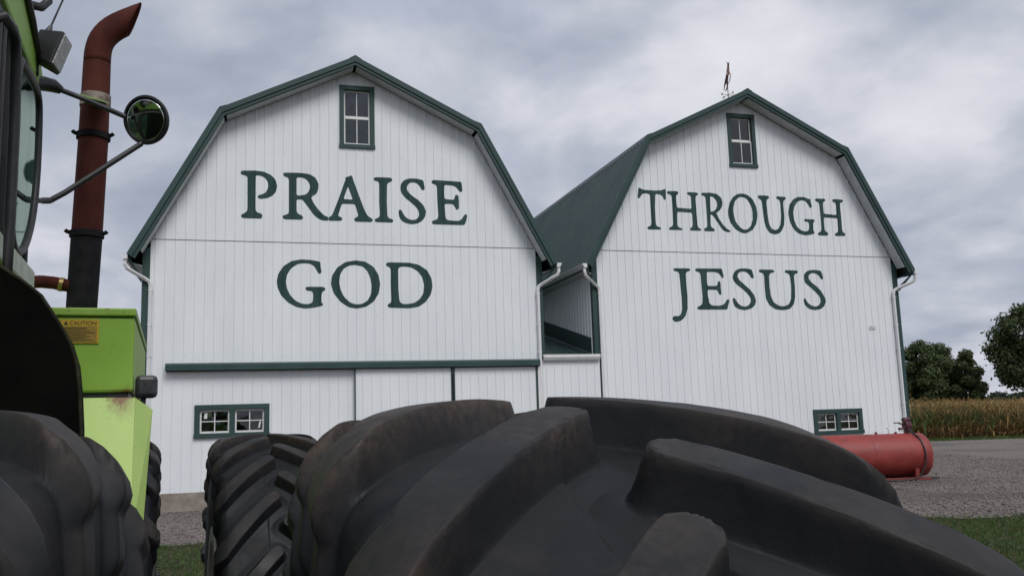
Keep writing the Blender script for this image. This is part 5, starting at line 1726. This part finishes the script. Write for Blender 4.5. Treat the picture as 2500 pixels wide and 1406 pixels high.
def corn():
    Vs, Fs, Cs = [], [], []
    off = 0

    def emit(V, F, C):
        nonlocal off
        Vs.append(V)
        Fs.append(F + off)
        Cs.append(C)
        off += len(V)
    rows = [(51.2 + .76 * k, .19, True) for k in range(9)] + [(58.5 + 2.3 * k, .42, False) for k in range(22)]
    for y0, sp_, full in rows:
        xr = np.arange(9 + (y0 - 51) * .25, 48 + (y0 - 51) * .62, sp_)
        m = len(xr)
        x = xr + RNG.normal(0, .05, m)
        y = y0 + .02 * x + RNG.normal(0, .08, m)
        H = RNG.normal(2.06, .11, m) + .10 * np.sin(x * .35)
        lean = RNG.normal(0, .06, (m, 2))
        # stalk (three-sided)
        st = []
        for t_ in (0, 1):
            for a in (0, 2.1, 4.2):
                r = .014 * (1 - .6 * t_)
                st.append(np.stack([x + lean[:, 0] * t_ + np.cos(a) * r, y + lean[:, 1] * t_ + np.sin(a) * r, H * t_ * .97], -1))
        V = np.stack(st, 1).reshape(-1, 3)
        q = np.array([(0, 1, 4, 3), (1, 2, 5, 4), (2, 0, 3, 5)])
        F = (q[None] + (np.arange(m) * 6)[:, None, None]).reshape(-1, 4)
        emit(V, F, np.tile([.20, .15, .06], (len(V), 1)))
        nl = 12 if full else 5
        for li in range(nl):
            f = (li + .7) / nl if full else .62 + .38 * (li + .5) / nl
            f = np.clip(f + RNG.normal(0, .03, m), .06, .98)
            a = li * 3.14 + RNG.normal(0, .7, m)
            L = RNG.uniform(.45, .8, m) * (1.1 - .55 * np.abs(f - .5))
            w = RNG.uniform(.022, .042, m)
            up = RNG.uniform(.35, 1.1, m)
            dr = RNG.uniform(.5, 1.7, m)
            bx, by, bz = x + lean[:, 0] * f, y + lean[:, 1] * f, H * f * .95
            pts = []
            for s_, ws in ((0, .6), (.35, 1.0), (.7, .8), (1.0, .12)):
                px_ = bx + np.cos(a) * L * s_ * .8
                py_ = by + np.sin(a) * L * s_ * .8
                pz_ = np.maximum(bz + L * (up * s_ - dr * s_ * s_), .03)
                pts.append(np.stack([px_ - np.sin(a) * w * ws, py_ + np.cos(a) * w * ws, pz_], -1))
                pts.append(np.stack([px_ + np.sin(a) * w * ws, py_ - np.cos(a) * w * ws, pz_ + w * .3], -1))
            V = np.stack(pts, 1).reshape(-1, 3)
            q = np.array([(0, 1, 3, 2), (2, 3, 5, 4), (4, 5, 7, 6)])
            F = (q[None] + (np.arange(m) * 8)[:, None, None]).reshape(-1, 4)
            pg = np.exp(-((f - .58) / .2) ** 2) * (.95 + .45 * np.sin(x * .55 + y0) + .25 * np.sin(x * 1.7))
            gsel = RNG.random(m) < np.clip(pg * .85, 0, .95)
            v = RNG.random(m)[:, None]
            dry = np.array([.30, .20, .075]) * (.55 + .7 * v)
            low = (f < .42)[:, None]
            dry = np.where(low, np.array([.24, .14, .055]) * (.5 + .8 * v), dry)
            grn = np.array([.055, .095, .022]) * (.6 + .8 * v)
            c = np.where(gsel[:, None], grn, dry)
            emit(V, F, np.repeat(c, 8, 0))
        # tassels
        for k in range(3):
            a = RNG.uniform(0, 6.28, m)
            l = RNG.uniform(.12, .26, m)
            bx, by, bz = x + lean[:, 0], y + lean[:, 1], H * .96
            tx, ty = np.cos(a) * l * .4, np.sin(a) * l * .4
            V = np.stack([np.stack([bx - .006, by, bz], -1), np.stack([bx + .006, by, bz], -1), np.stack([bx + tx + .005, by + ty, bz + l], -1), np.stack([bx + tx - .005, by + ty, bz + l], -1)], 1).reshape(-1, 3)
            emit(V, np.arange(m * 4).reshape(-1, 4), np.repeat(np.array([.30, .20, .08]) * (.7 + .5 * RNG.random((m, 1))), 4, 0))
    return np.concatenate(Vs), np.concatenate(Fs), np.concatenate(Cs)


V, F, C = corn()
o = link('cornfield', np_mesh('cornfield', V, F, CORNM, C))
tag(o, 'field of tall ripening corn beyond the gravel yard', 'corn', kind='stuff')

# ------------------------------------------------------------------ trees
LEAFM = tint_material('tree_leaves', rough=0.55, transl=0.3)
BARK = pm('bark', (0.035, 0.03, 0.024), (0.075, 0.062, 0.05), scale=4, rough=0.95, bump=0.02, bscale=14, stretch=(3, 3, .6))


def tree(label, x, y, height, crown_r, crown_z0, n_leaf, seed, clumps=16, trunk_r=.28, flat=1.0, group='trees beyond the cornfield', tall=0.0):
    rg = np.random.default_rng(seed)
    root = empty('tree', (x, y, 0))
    tag(root, label, 'tree', group)
    mb = MB()
    fork = crown_z0 + (height - crown_z0) * .15
    mb.tube([(0, 0, -.2), (.05, .02, fork * .5), (0, .05, fork), (.1, 0, fork + (height - fork) * .5), (.05, .1, height * .92)],
            [trunk_r * 1.25, trunk_r, trunk_r * .8, trunk_r * .45, .04], n=8)
    cl = []
    hz = (height - crown_z0)
    for k in range(clumps):
        t_ = (k + .5) / clumps
        a = k * 2.399 + rg.normal(0, .35)
        zc = crown_z0 + hz * (.10 + .80 * t_)
        prof = math.sin(math.pi * min(1, (t_ * .86 + .12))) ** .65
        rr = crown_r * prof * (.62 + .12 * rg.normal()) * (1 - tall * t_ * .5)
        c = np.array([math.cos(a) * rr, math.sin(a) * rr, zc])
        cr_ = crown_r * (.36 + .10 * rg.random()) * (1.05 - .45 * t_)
        cl.append((c, cr_))
        b0 = Vector((0, 0, fork + (zc - fork) * .35 if zc > fork else fork * .8))
        m_ = (b0 + Vector(c)) * .5 + Vector((0, 0, -.12 * crown_r))
        mb.tube([b0, m_, Vector(c)], [trunk_r * .34, trunk_r * .22, .025], n=6)
    cl.append((np.array([0, 0, height - crown_r * .3]), crown_r * .34))
    cl.append((np.array([0, 0, crown_z0 + hz * .5]), crown_r * .42))
    mb.build('trunk', BARK, root, smooth=60)
    w = np.array([c[1] ** 2.3 for c in cl])
    pick = rg.choice(len(cl), n_leaf, p=w / w.sum())
    cen = np.array([c[0] for c in cl])[pick]
    rad = np.array([c[1] for c in cl])[pick]
    d = rg.normal(0, 1, (n_leaf, 3))
    d /= np.linalg.norm(d, axis=1, keepdims=True)
    r = rad * rg.random(n_leaf) ** .42 * np.clip(1 + .22 * rg.normal(0, 1, n_leaf) * (rg.random(n_leaf) < .4), .3, 1.3)
    P = cen + d * r[:, None] * np.array([1, 1, .82 * flat])
    # ragged twigs reaching outwards
    s = rg.uniform(.09, .21, n_leaf)
    nrm = d + rg.normal(0, .7, d.shape) + np.array([0, 0, .5])
    nrm /= np.linalg.norm(nrm, axis=1, keepdims=True)
    t1 = np.cross(nrm, rg.normal(0, 1, d.shape))
    t1 /= np.linalg.norm(t1, axis=1, keepdims=True)
    t2 = np.cross(nrm, t1)
    V = np.stack([P + t1 * s[:, None] * 1.3, P + t2 * s[:, None] * .75, P - t1 * s[:, None] * 1.3, P - t2 * s[:, None] * .75], 1).reshape(-1, 3)
    F = np.arange(n_leaf * 4).reshape(-1, 4)
    v = rg.random((n_leaf, 1))
    base = np.array([.046, .070, .026]) + v * np.array([.046, .055, .018])
    yel = rg.random(n_leaf) < .05
    base[yel] = np.array([.11, .10, .03])
    me = np_mesh('crown', V, F, LEAFM, np.repeat(base, 4, 0))
    link('crown', me, root)
    return root


tree('large rounded broadleaf tree standing alone beyond the cornfield', 66.3, 115, 14.9, 5.2, 3.6, 26000, 3, clumps=26, trunk_r=.42)
tree('broad bushy tree right behind the corner of the barn', 56.8, 125, 11.2, 4.0, 1.2, 17000, 5, clumps=20)
tree('middle tree of the clump beyond the cornfield', 60.6, 128, 11.0, 4.0, 1.2, 17000, 9, clumps=20)
tree('slender pointed tree at the open end of the clump', 62.6, 124, 9.6, 2.8, 1.0, 12000, 14, clumps=16, tall=.7)
tree('broad tree of the clump, hidden behind the barn corner', 52.0, 126, 10.6, 3.8, 1.6, 12000, 21, clumps=16)


def treeline():
    n = 16000
    rg = np.random.default_rng(77)
    x = rg.uniform(120, 480, n)
    top = 6.3 + 1.6 * np.sin(x * .07) + 1.1 * np.sin(x * .19 + 1) + .8 * np.sin(x * .43) + rg.normal(0, .5, n)
    z = top * rg.random(n) ** .7
    y = 500 + rg.normal(0, 3, n)
    s = rg.uniform(.5, 1.3, n)
    d = rg.normal(0, 1, (n, 3))
    d[:, 1] *= .5
    d /= np.linalg.norm(d, axis=1, keepdims=True)
    e_ = np.cross(d, rg.normal(0, 1, (n, 3)))
    e_ /= np.linalg.norm(e_, axis=1, keepdims=True)
    P = np.stack([x, y, z], -1)
    V = np.stack([P + d * s[:, None], P + e_ * s[:, None], P - d * s[:, None], P - e_ * s[:, None]], 1).reshape(-1, 3)
    c = np.array([.040, .055, .035]) + rg.random((n, 1)) * np.array([.02, .025, .015])
    return V, np.arange(n * 4).reshape(-1, 4), np.repeat(c, 4, 0)


V, F, C = treeline()
o = link('distant_wood', np_mesh('distant_wood', V, F, LEAFM, C))
tag(o, 'low dark line of woods on the horizon', 'woods', kind='stuff')

# far shed glimpsed under the trees
fs = empty('far_shed', (84.0, 190, 0), R(10))
tag(fs, 'small grey roofed shed half hidden under the far trees', 'shed')
GREYW = pm('grey_boards', (0.16, 0.16, 0.165), (0.22, 0.22, 0.225), scale=1, rough=0.8)
MB().box(-7, 7, 0, 8, 0, 2.6).build('wall', GREYW, fs)
MB().prism([(-.6, 2.5), (4, 5.0), (8.6, 2.5), (8.6, 2.7), (4, 5.25), (-.6, 2.7)], -7.6, 7.6, lambda p, q, d: (d, p, q)).build('roof', pm('grey_roof', (0.13, 0.14, 0.16), rough=0.6), fs)
MB().box(-1.5, 1.5, -.06, -.005, 0, 2.2).build('door', DARK, fs)
